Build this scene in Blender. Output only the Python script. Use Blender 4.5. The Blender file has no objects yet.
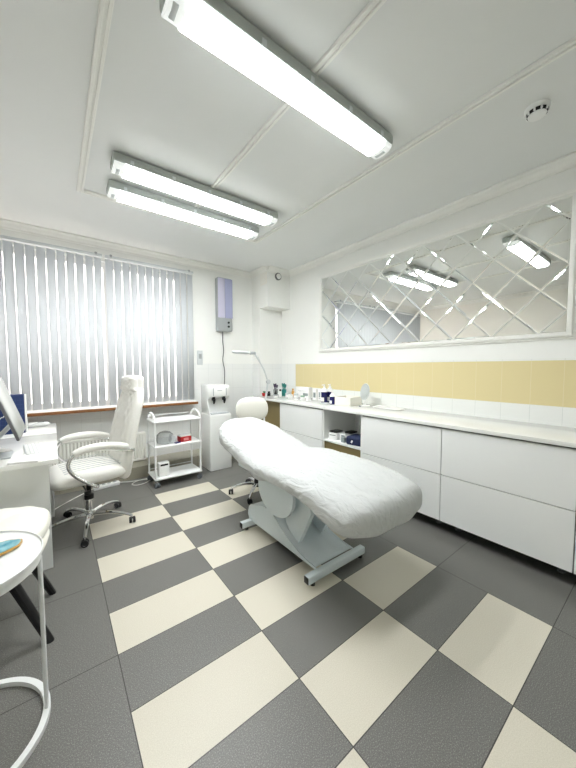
import bpy, bmesh, math, random
from mathutils import Vector, Matrix, noise
random.seed(7)
PI = math.pi
scn = bpy.context.scene
COL = scn.collection

# ------------------------------------------------------------------ materials
def s2l(c):
    return tuple(((v/12.92) if v <= .04045 else ((v+.055)/1.055)**2.4) for v in c)

def rgb(r, g, b):
    return s2l((r/255, g/255, b/255))

def base_mat(name):
    m = bpy.data.materials.new(name); m.use_nodes = True
    nt = m.node_tree
    return m, nt, nt.nodes['Principled BSDF']

def mat(name, col, rough=.5, metal=0, coat=0, bump=0, bscale=40, var=0, vscale=6, trans=0, alpha=1, ior=1.45, spec=None):
    m, nt, p = base_mat(name)
    p.inputs['Base Color'].default_value = (*col, 1)
    p.inputs['Roughness'].default_value = rough
    p.inputs['Metallic'].default_value = metal
    p.inputs['Coat Weight'].default_value = coat
    p.inputs['Transmission Weight'].default_value = trans
    p.inputs['IOR'].default_value = ior
    p.inputs['Alpha'].default_value = alpha
    if spec is not None: p.inputs['Specular IOR Level'].default_value = spec
    tc = nt.nodes.new('ShaderNodeTexCoord')
    if bump:
        n = nt.nodes.new('ShaderNodeTexNoise'); n.inputs['Scale'].default_value = bscale; n.inputs['Detail'].default_value = 3
        b = nt.nodes.new('ShaderNodeBump'); b.inputs['Strength'].default_value = bump; b.inputs['Distance'].default_value = .01
        nt.links.new(tc.outputs['Object'], n.inputs['Vector'])
        nt.links.new(n.outputs['Fac'], b.inputs['Height']); nt.links.new(b.outputs['Normal'], p.inputs['Normal'])
    # slight procedural colour variation
    n = nt.nodes.new('ShaderNodeTexNoise'); n.inputs['Scale'].default_value = vscale; n.inputs['Detail'].default_value = 2
    nt.links.new(tc.outputs['Object'], n.inputs['Vector'])
    mx = nt.nodes.new('ShaderNodeMix'); mx.data_type = 'RGBA'
    k = var if var else .02
    mx.inputs['A'].default_value = (*[c*(1-k) for c in col], 1)
    mx.inputs['B'].default_value = (*[min(1, c*(1+k)) for c in col], 1)
    nt.links.new(n.outputs['Fac'], mx.inputs['Factor']); nt.links.new(mx.outputs['Result'], p.inputs['Base Color'])
    return m

def math_node(nt, op, a, b=None, c=None):
    n = nt.nodes.new('ShaderNodeMath'); n.operation = op
    for i, v in enumerate((a, b, c)):
        if v is None: continue
        if isinstance(v, (int, float)): n.inputs[i].default_value = v
        else: nt.links.new(v, n.inputs[i])
    return n.outputs[0]

def seam(nt, coord, pitch, off, width):
    """1 on a joint line of a periodic grid, else 0"""
    t = math_node(nt, 'MODULO', math_node(nt, 'ADD', math_node(nt, 'DIVIDE', math_node(nt, 'SUBTRACT', coord, off), pitch), 1000.0), 1.0)
    d = math_node(nt, 'MINIMUM', t, math_node(nt, 'SUBTRACT', 1.0, t))
    return math_node(nt, 'LESS_THAN', d, width/pitch/2)

def tile_wall_mat(name, col, axis, pitch, off, zpitch, zoff, joint, rough=.18, jw=.003):
    m, nt, p = base_mat(name)
    g = nt.nodes.new('ShaderNodeNewGeometry'); s = nt.nodes.new('ShaderNodeSeparateXYZ')
    nt.links.new(g.outputs['Position'], s.inputs[0])
    a = seam(nt, s.outputs[axis], pitch, off, jw)
    b = seam(nt, s.outputs['Z'], zpitch, zoff, jw)
    f = math_node(nt, 'MAXIMUM', a, b)
    mx = nt.nodes.new('ShaderNodeMix'); mx.data_type = 'RGBA'
    mx.inputs['A'].default_value = (*col, 1); mx.inputs['B'].default_value = (*joint, 1)
    nt.links.new(f, mx.inputs['Factor']); nt.links.new(mx.outputs['Result'], p.inputs['Base Color'])
    p.inputs['Roughness'].default_value = rough
    bp = nt.nodes.new('ShaderNodeBump'); bp.invert = True; bp.inputs['Strength'].default_value = .3; bp.inputs['Distance'].default_value = .002
    nt.links.new(f, bp.inputs['Height']); nt.links.new(bp.outputs['Normal'], p.inputs['Normal'])
    return m

def floor_mat():
    m, nt, p = base_mat('floor_tiles')
    g = nt.nodes.new('ShaderNodeNewGeometry'); s = nt.nodes.new('ShaderNodeSeparateXYZ')
    nt.links.new(g.outputs['Position'], s.inputs[0])
    X, Y = s.outputs['X'], s.outputs['Y']
    x0, y0 = .189, .657
    cx = math_node(nt, 'FLOOR', math_node(nt, 'DIVIDE', math_node(nt, 'SUBTRACT', X, x0), .603))
    ry = math_node(nt, 'FLOOR', math_node(nt, 'DIVIDE', math_node(nt, 'SUBTRACT', Y, y0), .3))
    inside = math_node(nt, 'MULTIPLY', math_node(nt, 'GREATER_THAN', X, x0), math_node(nt, 'LESS_THAN', X, x0+1.809))
    inside = math_node(nt, 'MULTIPLY', inside, math_node(nt, 'LESS_THAN', Y, y0+2.7))
    par = math_node(nt, 'MODULO', math_node(nt, 'ADD', math_node(nt, 'ADD', cx, ry), 1000.0), 2.0)   # 1 -> light
    light = math_node(nt, 'MULTIPLY', inside, math_node(nt, 'GREATER_THAN', par, .5))
    jx = seam(nt, X, .603, x0, .004)
    jy_in = seam(nt, Y, .3, y0, .004); jy_out = seam(nt, Y, .6, y0+.3, .004)
    jy = math_node(nt, 'ADD', math_node(nt, 'MULTIPLY', jy_in, inside), math_node(nt, 'MULTIPLY', jy_out, math_node(nt, 'SUBTRACT', 1.0, inside)))
    j = math_node(nt, 'MAXIMUM', jx, jy)
    # speckled colours
    n = nt.nodes.new('ShaderNodeTexNoise'); n.inputs['Scale'].default_value = 260; n.inputs['Detail'].default_value = 2
    nt.links.new(g.outputs['Position'], n.inputs['Vector'])
    cr = nt.nodes.new('ShaderNodeValToRGB'); nt.links.new(n.outputs['Fac'], cr.inputs[0])
    e = cr.color_ramp.elements
    e[0].position = .40; e[0].color = (*rgb(100, 99, 96), 1)
    e[1].position = .70; e[1].color = (*rgb(150, 150, 145), 1)
    cm = e.new(.56); cm.color = (*rgb(115, 114, 110), 1)
    cl = nt.nodes.new('ShaderNodeValToRGB'); nt.links.new(n.outputs['Fac'], cl.inputs[0])
    e = cl.color_ramp.elements
    e[0].position = .35; e[0].color = (*rgb(208, 202, 186), 1)
    e[1].position = .70; e[1].color = (*rgb(222, 217, 202), 1)
    m1 = nt.nodes.new('ShaderNodeMix'); m1.data_type = 'RGBA'
    nt.links.new(light, m1.inputs['Factor']); nt.links.new(cr.outputs[0], m1.inputs['A']); nt.links.new(cl.outputs[0], m1.inputs['B'])
    m2 = nt.nodes.new('ShaderNodeMix'); m2.data_type = 'RGBA'
    nt.links.new(j, m2.inputs['Factor']); nt.links.new(m1.outputs['Result'], m2.inputs['A']); m2.inputs['B'].default_value = (*rgb(60, 58, 54), 1)
    nt.links.new(m2.outputs['Result'], p.inputs['Base Color'])
    p.inputs['Roughness'].default_value = .42
    b = nt.nodes.new('ShaderNodeBump'); b.inputs['Strength'].default_value = .05; b.inputs['Distance'].default_value = .001
    nt.links.new(n.outputs['Fac'], b.inputs['Height']); nt.links.new(b.outputs['Normal'], p.inputs['Normal'])
    return m

def emit_mat(name, col, strength):
    m, nt, p = base_mat(name)
    p.inputs['Base Color'].default_value = (.8, .8, .8, 1)
    p.inputs['Emission Color'].default_value = (*col, 1)
    p.inputs['Emission Strength'].default_value = strength
    return m

def blind_mat():
    m = bpy.data.materials.new('blind_fabric'); m.use_nodes = True
    nt = m.node_tree; nt.nodes.clear()
    o = nt.nodes.new('ShaderNodeOutputMaterial')
    d = nt.nodes.new('ShaderNodeBsdfDiffuse'); t = nt.nodes.new('ShaderNodeBsdfTranslucent')
    mx = nt.nodes.new('ShaderNodeMixShader'); mx.inputs[0].default_value = .36
    w = nt.nodes.new('ShaderNodeTexNoise'); w.inputs['Scale'].default_value = 160
    tc = nt.nodes.new('ShaderNodeTexCoord'); nt.links.new(tc.outputs['Object'], w.inputs['Vector'])
    c = nt.nodes.new('ShaderNodeMix'); c.data_type = 'RGBA'
    c.inputs['A'].default_value = (*rgb(218, 222, 225), 1); c.inputs['B'].default_value = (*rgb(225, 228, 231), 1)
    nt.links.new(w.outputs['Fac'], c.inputs['Factor'])
    nt.links.new(c.outputs['Result'], d.inputs[0]); nt.links.new(c.outputs['Result'], t.inputs[0])
    nt.links.new(d.outputs[0], mx.inputs[1]); nt.links.new(t.outputs[0], mx.inputs[2]); nt.links.new(mx.outputs[0], o.inputs[0])
    return m

def sheet_mat():
    m, nt, p = base_mat('white_sheet')
    p.inputs['Base Color'].default_value = (*rgb(204, 207, 207), 1)
    p.inputs['Roughness'].default_value = .75
    tc = nt.nodes.new('ShaderNodeTexCoord')
    mp = nt.nodes.new('ShaderNodeMapping'); mp.inputs['Scale'].default_value = (1.6, .55, 1); mp.inputs['Rotation'].default_value = (0, 0, .5)
    nt.links.new(tc.outputs['Object'], mp.inputs[0])
    n = nt.nodes.new('ShaderNodeTexNoise'); n.inputs['Scale'].default_value = 11; n.inputs['Detail'].default_value = 4; n.inputs['Distortion'].default_value = 1.2
    nt.links.new(mp.outputs[0], n.inputs['Vector'])
    b = nt.nodes.new('ShaderNodeBump'); b.inputs['Strength'].default_value = .55; b.inputs['Distance'].default_value = .045
    nt.links.new(n.outputs['Fac'], b.inputs['Height']); nt.links.new(b.outputs['Normal'], p.inputs['Normal'])
    return m

def agate_mat():
    m, nt, p = base_mat('teal_agate')
    tc = nt.nodes.new('ShaderNodeTexCoord')
    n = nt.nodes.new('ShaderNodeTexNoise'); n.inputs['Scale'].default_value = 22; n.inputs['Detail'].default_value = 4
    nt.links.new(tc.outputs['Object'], n.inputs['Vector'])
    cr = nt.nodes.new('ShaderNodeValToRGB'); nt.links.new(n.outputs['Fac'], cr.inputs[0])
    e = cr.color_ramp.elements
    e[0].position = .35; e[0].color = (*rgb(60, 140, 160), 1); e[1].position = .7; e[1].color = (*rgb(150, 205, 215), 1)
    nt.links.new(cr.outputs[0], p.inputs['Base Color']); p.inputs['Roughness'].default_value = .12
    return m

M = {}
M['floor'] = floor_mat()
M['wall'] = mat('wall_paint', rgb(238, 239, 236), .6, var=.01)
M['wall_left'] = mat('wall_paint_cream', rgb(240, 237, 230), .6, var=.01)
M['ceiling'] = mat('ceiling_panel', rgb(226, 228, 227), .38, var=.01)
M['mould'] = mat('moulding_white', rgb(238, 238, 234), .45)
M['white'] = mat('white_laminate', rgb(236, 238, 236), .28, var=.01)
M['front'] = mat('white_front', rgb(239, 241, 240), .22, var=.01)
M['carcass'] = mat('carcass_grey', rgb(88, 90, 88), .5)  # darkened so the shade in the gaps between fronts is in the colour
M['top'] = mat('worktop_white', rgb(240, 241, 238), .12, var=.01)
M['olive'] = mat('olive_board', rgb(135, 120, 80), .6, var=.08)
M['dark'] = mat('dark_plinth', rgb(40, 40, 38), .7)  # painted shade under the cabinets; also the water cooler base
M['black'] = mat('black_plastic', rgb(18, 18, 20), .4)
M['castor'] = mat('castor_rubber', rgb(30, 30, 32), .5)
M['castor_grey'] = mat('castor_grey', rgb(95, 100, 104), .5)
M['chrome'] = mat('chrome', (.82, .83, .84), .08, 1)
M['leather'] = mat('white_leather', rgb(242, 241, 236), .36, bump=.12, bscale=120)
M['shell'] = mat('white_padding', rgb(240, 239, 230), .45, bump=.08, bscale=60)
M['metal_white'] = mat('white_powder_metal', rgb(238, 240, 240), .3)
M['bedpaint'] = mat('bed_paint', rgb(216, 226, 230), .25)
M['sheet'] = sheet_mat()
M['blind'] = blind_mat()
M['sill'] = mat('wood_sill', rgb(138, 92, 54), .4, var=.2, vscale=12)
M['sill_white'] = mat('white_pvc', rgb(240, 240, 238), .3)
M['glass'] = mat('window_glass', (1, 1, 1), 0, trans=1, ior=1.01)
M['mirror'] = mat('mirror_silver', (.86, .87, .85), .005, 1, var=.001)
M['bevel'] = mat('mirror_bevel', (.9, .92, .9), .03, 1, var=.001)
M['radiator'] = mat('radiator_enamel', rgb(232, 232, 226), .35)
M['lamp'] = emit_mat('diffuser_light', (.985, 1, 1), 25)
M['lamp_clear'] = emit_mat('end_cover_glow', (.93, 1, .98), .22)
M['lamp_side'] = emit_mat('frosted_cover', (.95, 1, .99), 2.0)
M['lamp_body'] = mat('lamp_body_grey', rgb(176, 182, 178), .5)
M['lav'] = mat('lavender_panel', rgb(168, 172, 205), .3)
M['lav2'] = mat('pale_lavender_panel', rgb(205, 203, 224), .3)
M['grey'] = mat('grey_plastic', rgb(165, 170, 172), .4)
M['lgrey'] = mat('light_grey_plastic', rgb(205, 210, 212), .35)
M['screen'] = mat('monitor_panel', rgb(176, 182, 178), .2)
M['navy'] = mat('navy_card', rgb(32, 52, 100), .5, var=.15, vscale=10)
M['navy_dk'] = mat('navy_plastic', rgb(30, 32, 90), .25)
M['red'] = mat('red_card', rgb(190, 40, 40), .5)
M['green'] = mat('green_leaf', rgb(80, 130, 90), .6)
M['teal'] = mat('teal_bristles', rgb(40, 135, 130), .5)
M['purple'] = mat('dark_purple_tool', rgb(60, 50, 75), .5)
M['orange'] = mat('amber_label', rgb(215, 160, 80), .4)
M['cream'] = mat('cream_basket', rgb(238, 236, 226), .6, bump=.4, bscale=120)
M['paper'] = mat('paper', rgb(240, 240, 240), .7)
M['clear'] = mat('clear_plastic', rgb(235, 240, 240), .05, trans=.75, ior=1.35)
M['gold'] = mat('gold_rim', rgb(205, 165, 90), .3, .8)
M['agate'] = agate_mat()
M['cable'] = mat('grey_cable', rgb(110, 112, 115), .5)
M['cable_w'] = mat('white_cable', rgb(225, 225, 222), .5)
M['white_tiles_r'] = tile_wall_mat('white_tiles_right', rgb(237, 239, 237), 'Y', .2, .145, 3, -1.96, rgb(214, 218, 216))
M['yellow_tiles'] = tile_wall_mat('yellow_tiles', rgb(222, 208, 160), 'Y', .2, .145, 3, -.5, rgb(228, 217, 178), .22)
M['white_tiles_w'] = tile_wall_mat('white_tiles_window', rgb(236, 238, 237), 'X', .2, .03, .3, .12, rgb(220, 223, 223))
M['plinth_tiles'] = tile_wall_mat('beige_plinth_tiles', rgb(160, 156, 140), 'X', .3, 0, .5, -.3, rgb(120, 115, 105), .3)

# ------------------------------------------------------------------ mesh helpers
def new_bm(): return bmesh.new()

def box(bm, c, s, rot=None, bev=0, seg=2):
    """box centred at c with full sizes s"""
    r = bmesh.ops.create_cube(bm, size=1)
    vs = r['verts']
    bmesh.ops.scale(bm, vec=Vector(s), verts=vs)
    if bev:
        es = list({e for v in vs for e in v.link_edges})
        rr = bmesh.ops.bevel(bm, geom=es, offset=bev, segments=seg, affect='EDGES', profile=.5)
        vs = list({v for f in rr['faces'] for v in f.verts} | {v for v in vs if v.is_valid})
    if rot: bmesh.ops.rotate(bm, cent=(0, 0, 0), matrix=rot, verts=vs)
    bmesh.ops.translate(bm, vec=Vector(c), verts=vs)
    return vs

def b2(bm, x0, x1, y0, y1, z0, z1, bev=0, seg=2):
    return box(bm, ((x0+x1)/2, (y0+y1)/2, (z0+z1)/2), (abs(x1-x0), abs(y1-y0), abs(z1-z0)), None, bev, seg)

def lathe(bm, prof, c=(0, 0, 0), n=24, rot=None):
    """prof: list of (r, z)"""
    rings = []
    for r, z in prof:
        if r < 1e-5: rings.append([bm.verts.new((0, 0, z))])
        else: rings.append([bm.verts.new((r*math.cos(2*PI*i/n), r*math.sin(2*PI*i/n), z)) for i in range(n)])
    for a, b in zip(rings, rings[1:]):
        for i in range(n):
            j = (i+1) % n
            if len(a) == 1 and len(b) == 1: continue
            if len(a) == 1: bm.faces.new((a[0], b[j], b[i]))
            elif len(b) == 1: bm.faces.new((a[i], a[j], b[0]))
            else: bm.faces.new((a[i], a[j], b[j], b[i]))
    for k, ring in ((0, rings[0]), (1, rings[-1])):
        if len(ring) > 1: bm.faces.new(ring[::-1] if k == 0 else ring)
    vs = [v for r in rings for v in r]
    if rot: bmesh.ops.rotate(bm, cent=(0, 0, 0), matrix=rot, verts=vs)
    bmesh.ops.translate(bm, vec=Vector(c), verts=vs)
    return vs

def tube(bm, pts, r, n=10, closed=False, flat=None):
    """tube of radius r (or list of radii) along pts; flat=(w,h) makes a rectangular section"""
    P = [Vector(p) for p in pts]; m = len(P)
    rad = r if isinstance(r, (list, tuple)) else [r]*m
    T = []
    for i in range(m):
        a = P[i-1] if (i > 0 or closed) else P[i]
        b = P[(i+1) % m] if (i < m-1 or closed) else P[i]
        T.append((b-a).normalized())
    up = Vector((0, 0, 1)) if abs(T[0].z) < .9 else Vector((1, 0, 0))
    u = (up-T[0]*up.dot(T[0])).normalized()
    rings = []
    for i in range(m):
        u = (u-T[i]*u.dot(T[i])).normalized()
        v = T[i].cross(u)
        if flat:
            w, h = flat
            ring = [bm.verts.new(P[i]+u*(sy*h/2)+v*(sx*w/2)) for sx, sy in ((1, 1), (-1, 1), (-1, -1), (1, -1))]
        else:
            ring = [bm.verts.new(P[i]+(u*math.cos(2*PI*k/n)+v*math.sin(2*PI*k/n))*rad[i]) for k in range(n)]
        rings.append(ring)
    nn = len(rings[0])
    L = list(zip(rings, rings[1:]))+([(rings[-1], rings[0])] if closed else [])
    for a, b in L:
        for k in range(nn):
            j = (k+1) % nn
            bm.faces.new((a[k], a[j], b[j], b[k]))
    if not closed:
        bm.faces.new(rings[0][::-1]); bm.faces.new(rings[-1])
    return [v for r_ in rings for v in r_]

def bez(p0, p1, p2, p3, n=12):
    p0, p1, p2, p3 = map(Vector, (p0, p1, p2, p3))
    return [p0*(1-t)**3+p1*3*t*(1-t)**2+p2*3*t*t*(1-t)+p3*t**3 for t in [i/n for i in range(n+1)]]

def smooth_path(pts, n=6):
    P = [Vector(p) for p in pts]; out = []
    for i in range(len(P)-1):
        a = P[max(i-1, 0)]; b = P[i]; c = P[i+1]; d = P[min(i+2, len(P)-1)]
        for k in range(n):
            t = k/n
            out.append(.5*((2*b)+(-a+c)*t+(2*a-5*b+4*c-d)*t*t+(-a+3*b-3*c+d)*t**3))
    out.append(P[-1]); return out

def prism(bm, poly, axis, a0, a1):
    """extrude a 2D polygon along an axis; poly coords are the other two axes in order"""
    def P(u, v, w):
        return {'x': (w, u, v), 'y': (u, w, v), 'z': (u, v, w)}[axis]
    A = [bm.verts.new(P(u, v, a0)) for u, v in poly]; B = [bm.verts.new(P(u, v, a1)) for u, v in poly]
    n = len(poly)
    bm.faces.new(A); bm.faces.new(B[::-1])
    for i in range(n): bm.faces.new((A[i], B[i], B[(i+1) % n], A[(i+1) % n]))
    return A+B

def pillow(bm, size, c=(0, 0, 0), p=4, nu=20, nv=12, rot=None, pinch=0, fn=None):
    """superellipsoid block"""
    sx, sy, sz = [s/2 for s in size]
    def sp(v, e): return math.copysign(abs(v)**e, v)
    e = 2/p; rings = []
    for j in range(nv+1):
        ph = -PI/2+PI*j/nv
        ring = []
        if j in (0, nv):
            ring = [bm.verts.new((0, 0, sz*sp(math.sin(ph), .9)))]
        else:
            for i in range(nu*2):
                th = PI*i/nu
                ring.append(bm.verts.new((sx*sp(math.cos(ph), .6)*sp(math.cos(th), e), sy*sp(math.cos(ph), .6)*sp(math.sin(th), e), sz*sp(math.sin(ph), .9))))
        rings.append(ring)
    n = nu*2
    for a, b in zip(rings, rings[1:]):
        for i in range(n):
            j = (i+1) % n
            if len(a) == 1: bm.faces.new((a[0], b[j], b[i]))
            elif len(b) == 1: bm.faces.new((a[i], a[j], b[0]))
            else: bm.faces.new((a[i], a[j], b[j], b[i]))
    vs = [v for r in rings for v in r]
    if fn:
        for v in vs: v.co = fn(v.co)
    if rot: bmesh.ops.rotate(bm, cent=(0, 0, 0), matrix=rot, verts=vs)
    bmesh.ops.translate(bm, vec=Vector(c), verts=vs)
    return vs

def obj(name, bm, m, parent=None, smooth=True, angle=35, loc=None):
    bmesh.ops.recalc_face_normals(bm, faces=bm.faces)
    me = bpy.data.meshes.new(name); bm.to_mesh(me); bm.free()
    mats = m if isinstance(m, (list, tuple)) else [m]
    for x in mats: me.materials.append(x)
    o = bpy.data.objects.new(name, me); COL.objects.link(o)
    if smooth:
        for p in me.polygons: p.use_smooth = True
        me.set_sharp_from_angle(angle=math.radians(angle))
    if parent: o.parent = parent
    if loc: o.location = loc
    return o

def thing(name, label, cat, loc=(0, 0, 0), rz=0, group=None):
    o = bpy.data.objects.new(name, None); COL.objects.link(o)
    o.empty_display_size = .1
    o.location = loc; o.rotation_euler = (0, 0, rz); o['label'] = label; o['category'] = cat
    if group: o['group'] = group
    return o

def tag(o, label, cat, group=None):
    o['label'] = label; o['category'] = cat
    if group: o['group'] = group
    return o

def struct(name, bm, m, parent=None, smooth=False):
    o = obj(name, bm, m, parent, smooth=smooth)
    if parent is None: o['kind'] = 'structure'
    return o

def dup(root, loc=None, rz=None, label=None, group=None):
    r = root.copy(); COL.objects.link(r)
    if loc: r.location = loc
    if rz is not None: r.rotation_euler = (0, 0, rz)
    if label: r['label'] = label
    if group: r['group'] = group
    for ch in list(root.children):
        c = ch.copy(); COL.objects.link(c); c.parent = r
        for g in list(ch.children):
            d = g.copy(); COL.objects.link(d); d.parent = c
    return r

def RX(a): return Matrix.Rotation(a, 3, 'X')
def RY(a): return Matrix.Rotation(a, 3, 'Y')
def RZ(a): return Matrix.Rotation(a, 3, 'Z')

# ------------------------------------------------------------------ camera
f, yaw, pitch, roll, H = 304, .6545, -.0550, -.0022, 1.342
cy, sy = math.cos(yaw), math.sin(yaw)
F = Vector((sy*math.cos(pitch), cy*math.cos(pitch), math.sin(pitch)))
r0 = Vector((cy, -sy, 0)); u0 = r0.cross(F)
r = r0*math.cos(roll)+u0*math.sin(roll); u = -r0*math.sin(roll)+u0*math.cos(roll)
cam = bpy.data.cameras.new('camera'); co = bpy.data.objects.new('camera', cam); COL.objects.link(co)
mw = Matrix.Identity(4)
for i in range(3): mw[i][0] = r[i]; mw[i][1] = u[i]; mw[i][2] = -F[i]
mw[2][3] = H
co.matrix_world = mw
cam.sensor_fit = 'VERTICAL'; cam.sensor_height = 36; cam.lens = 36*f/768
cam.clip_start = .02
scn.camera = co

# ------------------------------------------------------------------ room shell
XL, XR, YB, YW, CZ = -1.6, 3.03, -1.5, 4.35, 2.855
T = .15
bm = new_bm(); b2(bm, XL-T, XR+T, YB-T, YW+T, -.1, 0); struct('floor', bm, M['floor'])
bm = new_bm(); b2(bm, XL-T, XR+T, YB-T, YW+T, CZ, CZ+.1); struct('ceiling', bm, M['ceiling'])
bm = new_bm(); b2(bm, XL-T, XL, YB-T, YW+T, 0, CZ); struct('wall_left', bm, M['wall_left'])
bm = new_bm(); b2(bm, XL, XR, YB-T, YB, 0, CZ); struct('wall_back', bm, M['wall'])
bm = new_bm(); b2(bm, XR, XR+T, YB-T, YW+T, 0, CZ); struct('wall_right', bm, M['wall'])
# window wall with its opening
WX0, WX1, WZ0, WZ1 = -1.40, 1.47, .875, 2.63
bm = new_bm()
b2(bm, XL, WX0, YW, YW+T, 0, CZ); b2(bm, WX1, XR, YW, YW+T, 0, CZ)
b2(bm, WX0, WX1, YW, YW+T, 0, WZ0); b2(bm, WX0, WX1, YW, YW+T, WZ1, CZ)
struct('wall_window', bm, M['wall'])
# tiled lower facing of the window wall (above the boxed pipes)
bm = new_bm(); b2(bm, XL, 1.56, YW-.012, YW, .14, .84); b2(bm, 1.56, 2.6, YW-.012, YW, .14, 1.40)
struct('trim_1', bm, M['white_tiles_w'])
bm = new_bm(); b2(bm, XL, 2.42, 3.98, YW-.012, 0, .14); struct('trim_2', bm, M['plinth_tiles'])
# tiles on the right wall : white, yellow band, white
bm = new_bm(); b2(bm, XR-.010, XR, YB, 4.12, .86, 1.04); struct('trim_3', bm, M['white_tiles_r'])
bm = new_bm(); b2(bm, XR-.011, XR, YB, 3.735, 1.04, 1.39); struct('trim_4', bm, M['yellow_tiles'])
bm = new_bm(); b2(bm, XR-.010, XR, 3.735, 4.12, 1.04, 1.40); b2(bm, XR-.008, XR, YB, 3.735, 1.39, 1.405)
struct('trim_5', bm, M['white_tiles_r'])
# boxed corner shaft, wider box at the top
bm = new_bm(); b2(bm, 2.6, XR, 4.12, YW, 0, CZ); b2(bm, 2.6, XR, 3.89, 4.12, 2.27, CZ)
struct('wall_corner', bm, M['wall'])
bm = new_bm(); b2(bm, 2.59, XR-.01, 4.11, 4.12, .88, 1.40); b2(bm, 2.59, 2.6, 4.11, YW-.012, .14, 1.40)
struct('trim_6', bm, M['white_tiles_w'])

# crown moulding (profile swept along walls)
def crown_profile(k=.075):
    return [(0, 0), (0, -k), (.012, -k), (.016, -k*.78), (.03, -k*.62), (.045, -k*.36), (k*.85, -.02), (k, -.014), (k, 0)]
def crown(name, p0, p1, nrm):
    bm = new_bm(); prof = crown_profile()
    A = [bm.verts.new((p0[0]+nrm[0]*d, p0[1]+nrm[1]*d, CZ+z)) for d, z in prof]
    B = [bm.verts.new((p1[0]+nrm[0]*d, p1[1]+nrm[1]*d, CZ+z)) for d, z in prof]
    n = len(prof)
    for i in range(n): bm.faces.new((A[i], A[(i+1) % n], B[(i+1) % n], B[i]))
    bm.faces.new(A); bm.faces.new(B[::-1])
    return struct(name, bm, M['mould'])
crown('trim_7', (XL, YW), (2.6, YW), (0, -1))
crown('trim_8', (XR, YB), (XR, 3.89), (-1, 0))
crown('trim_9', (2.6, YW), (2.6, 3.89), (-1, 0))
crown('trim_10', (2.6, 3.89), (XR, 3.89), (0, -1))
crown('trim_11', (XL, YB), (XL, YW), (1, 0))
crown('trim_12', (XL, YB), (XR, YB), (0, 1))
# ceiling frame moulding with two ribs
def rib(bm, x0, y0, x1, y1, w=.05):
    for off, hw, h in ((-w*.30, w*.17, .016), (w*.30, w*.17, .016), (0, w*.5, .007)):
        if abs(x1-x0) < 1e-6: b2(bm, x0+off-hw, x0+off+hw, min(y0, y1), max(y0, y1), CZ-h, CZ+.001, .003, 2)
        else: b2(bm, min(x0, x1), max(x0, x1), y0+off-hw, y0+off+hw, CZ-h, CZ+.001, .003, 2)
fx0, fx1, fy0, fy1 = .225, 1.975, -.9, 3.19
bm = new_bm(); rib(bm, fx0, fy0-.025, fx0, fy1+.025); struct('trim_13', bm, M['mould'])
bm = new_bm(); rib(bm, fx1, fy0-.025, fx1, fy1+.025); struct('trim_14', bm, M['mould'])
bm = new_bm(); rib(bm, fx0+.025, fy1, fx1-.025, fy1); struct('trim_15', bm, M['mould'])
bm = new_bm(); rib(bm, fx0+.025, fy0, fx1-.025, fy0); struct('trim_16', bm, M['mould'])
bm = new_bm(); rib(bm, 1.112, fy0+.025, 1.112, fy1-.025, .045); struct('trim_17', bm, M['mould'])

# window
w = bpy.data.objects.new('window_1', None); COL.objects.link(w); w['kind'] = 'structure'; w.location = (0, YW, 0)
fw = .06
bm = new_bm()
b2(bm, WX0, WX1, .06, .12, WZ0, WZ0+fw); b2(bm, WX0, WX1, .06, .12, WZ1-fw, WZ1)
for x in (WX0+fw/2, -.35, .55, WX1-fw/2): b2(bm, x-fw/2, x+fw/2, .06, .12, WZ0+fw, WZ1-fw)
obj('window_frame', bm, M['sill_white'], w, smooth=False)
for a, b in ((WX0+fw, -.38), (-.32, .52), (.58, WX1-fw)):
    bm = new_bm(); b2(bm, a, b, .085, .093, WZ0+fw, WZ1-fw); obj('pane', bm, M['glass'], w, smooth=False)
bm = new_bm(); b2(bm, -1.45, 1.575, -.245, .055, .835, .868, .004); obj('window_sill', bm, M['sill'], w)
bm = new_bm(); b2(bm, -1.45, 1.575, -.235, .055, .868, .872); obj('sill_top', bm, M['sill_white'], w, smooth=False)

# ------------------------------------------------------------------ vertical blinds
def blind(x0, x1, n, label, ang, hw=.0445):
    t = thing('vertical_blind', label, 'blinds', ((x0+x1)/2, 4.20, 2.645), 0, 'vertical blinds on the window')
    L = x1-x0
    bm = new_bm(); b2(bm, -L/2, L/2, -.022, .022, -.018, .015, .003); obj('headrail', bm, M['lgrey'], t)
    for sx in (-L/2+.06, L/2-.06):
        bm = new_bm(); b2(bm, sx-.012, sx+.012, -.03, .14, .012, .026, .002); box(bm, (sx, -.026, .01), (.02, .008, .03)); obj('bracket', bm, M['grey'], t)
    sl = []
    p = L/n
    for i in range(n):
        a = math.radians(ang+random.uniform(-2, 2))
        bm = new_bm(); N = 6; z0, z1 = -1.755, -.03
        vs = []
        for k in range(N+1):
            s = -1+2*k/N; bow = .005*(1-s*s)
            for z in (z0, z1):
                x = s*hw; y = bow
                tw = a + random.uniform(-.0, .0)
                vs.append(bm.verts.new((x*math.cos(tw)-y*math.sin(tw), x*math.sin(tw)+y*math.cos(tw), z)))
        for k in range(N): bm.faces.new((vs[2*k], vs[2*k+2], vs[2*k+3], vs[2*k+1]))
        o = obj('slat', bm, M['blind'], t, angle=60, loc=(-L/2+p*(i+.5)+random.uniform(-.003, .003), 0, 0))
        s_ = o.modifiers.new('thick', 'SOLIDIFY'); s_.thickness = .0008
    for i in range(n):
        pass
    bm = new_bm()
    tube(bm, [(-L/2+.05, .0, -1.745), (L/2-.05, .0, -1.745)], .0016, 5); obj('bead_chain', bm, M['sill_white'], t)
    return t
blind(-1.49, .485, 23, 'white vertical slat blind over the left half of the window', 31, .0425)
blind(.515, 1.565, 12, 'narrower white vertical slat blind next to the wall-hung lavender unit', 23)

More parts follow.
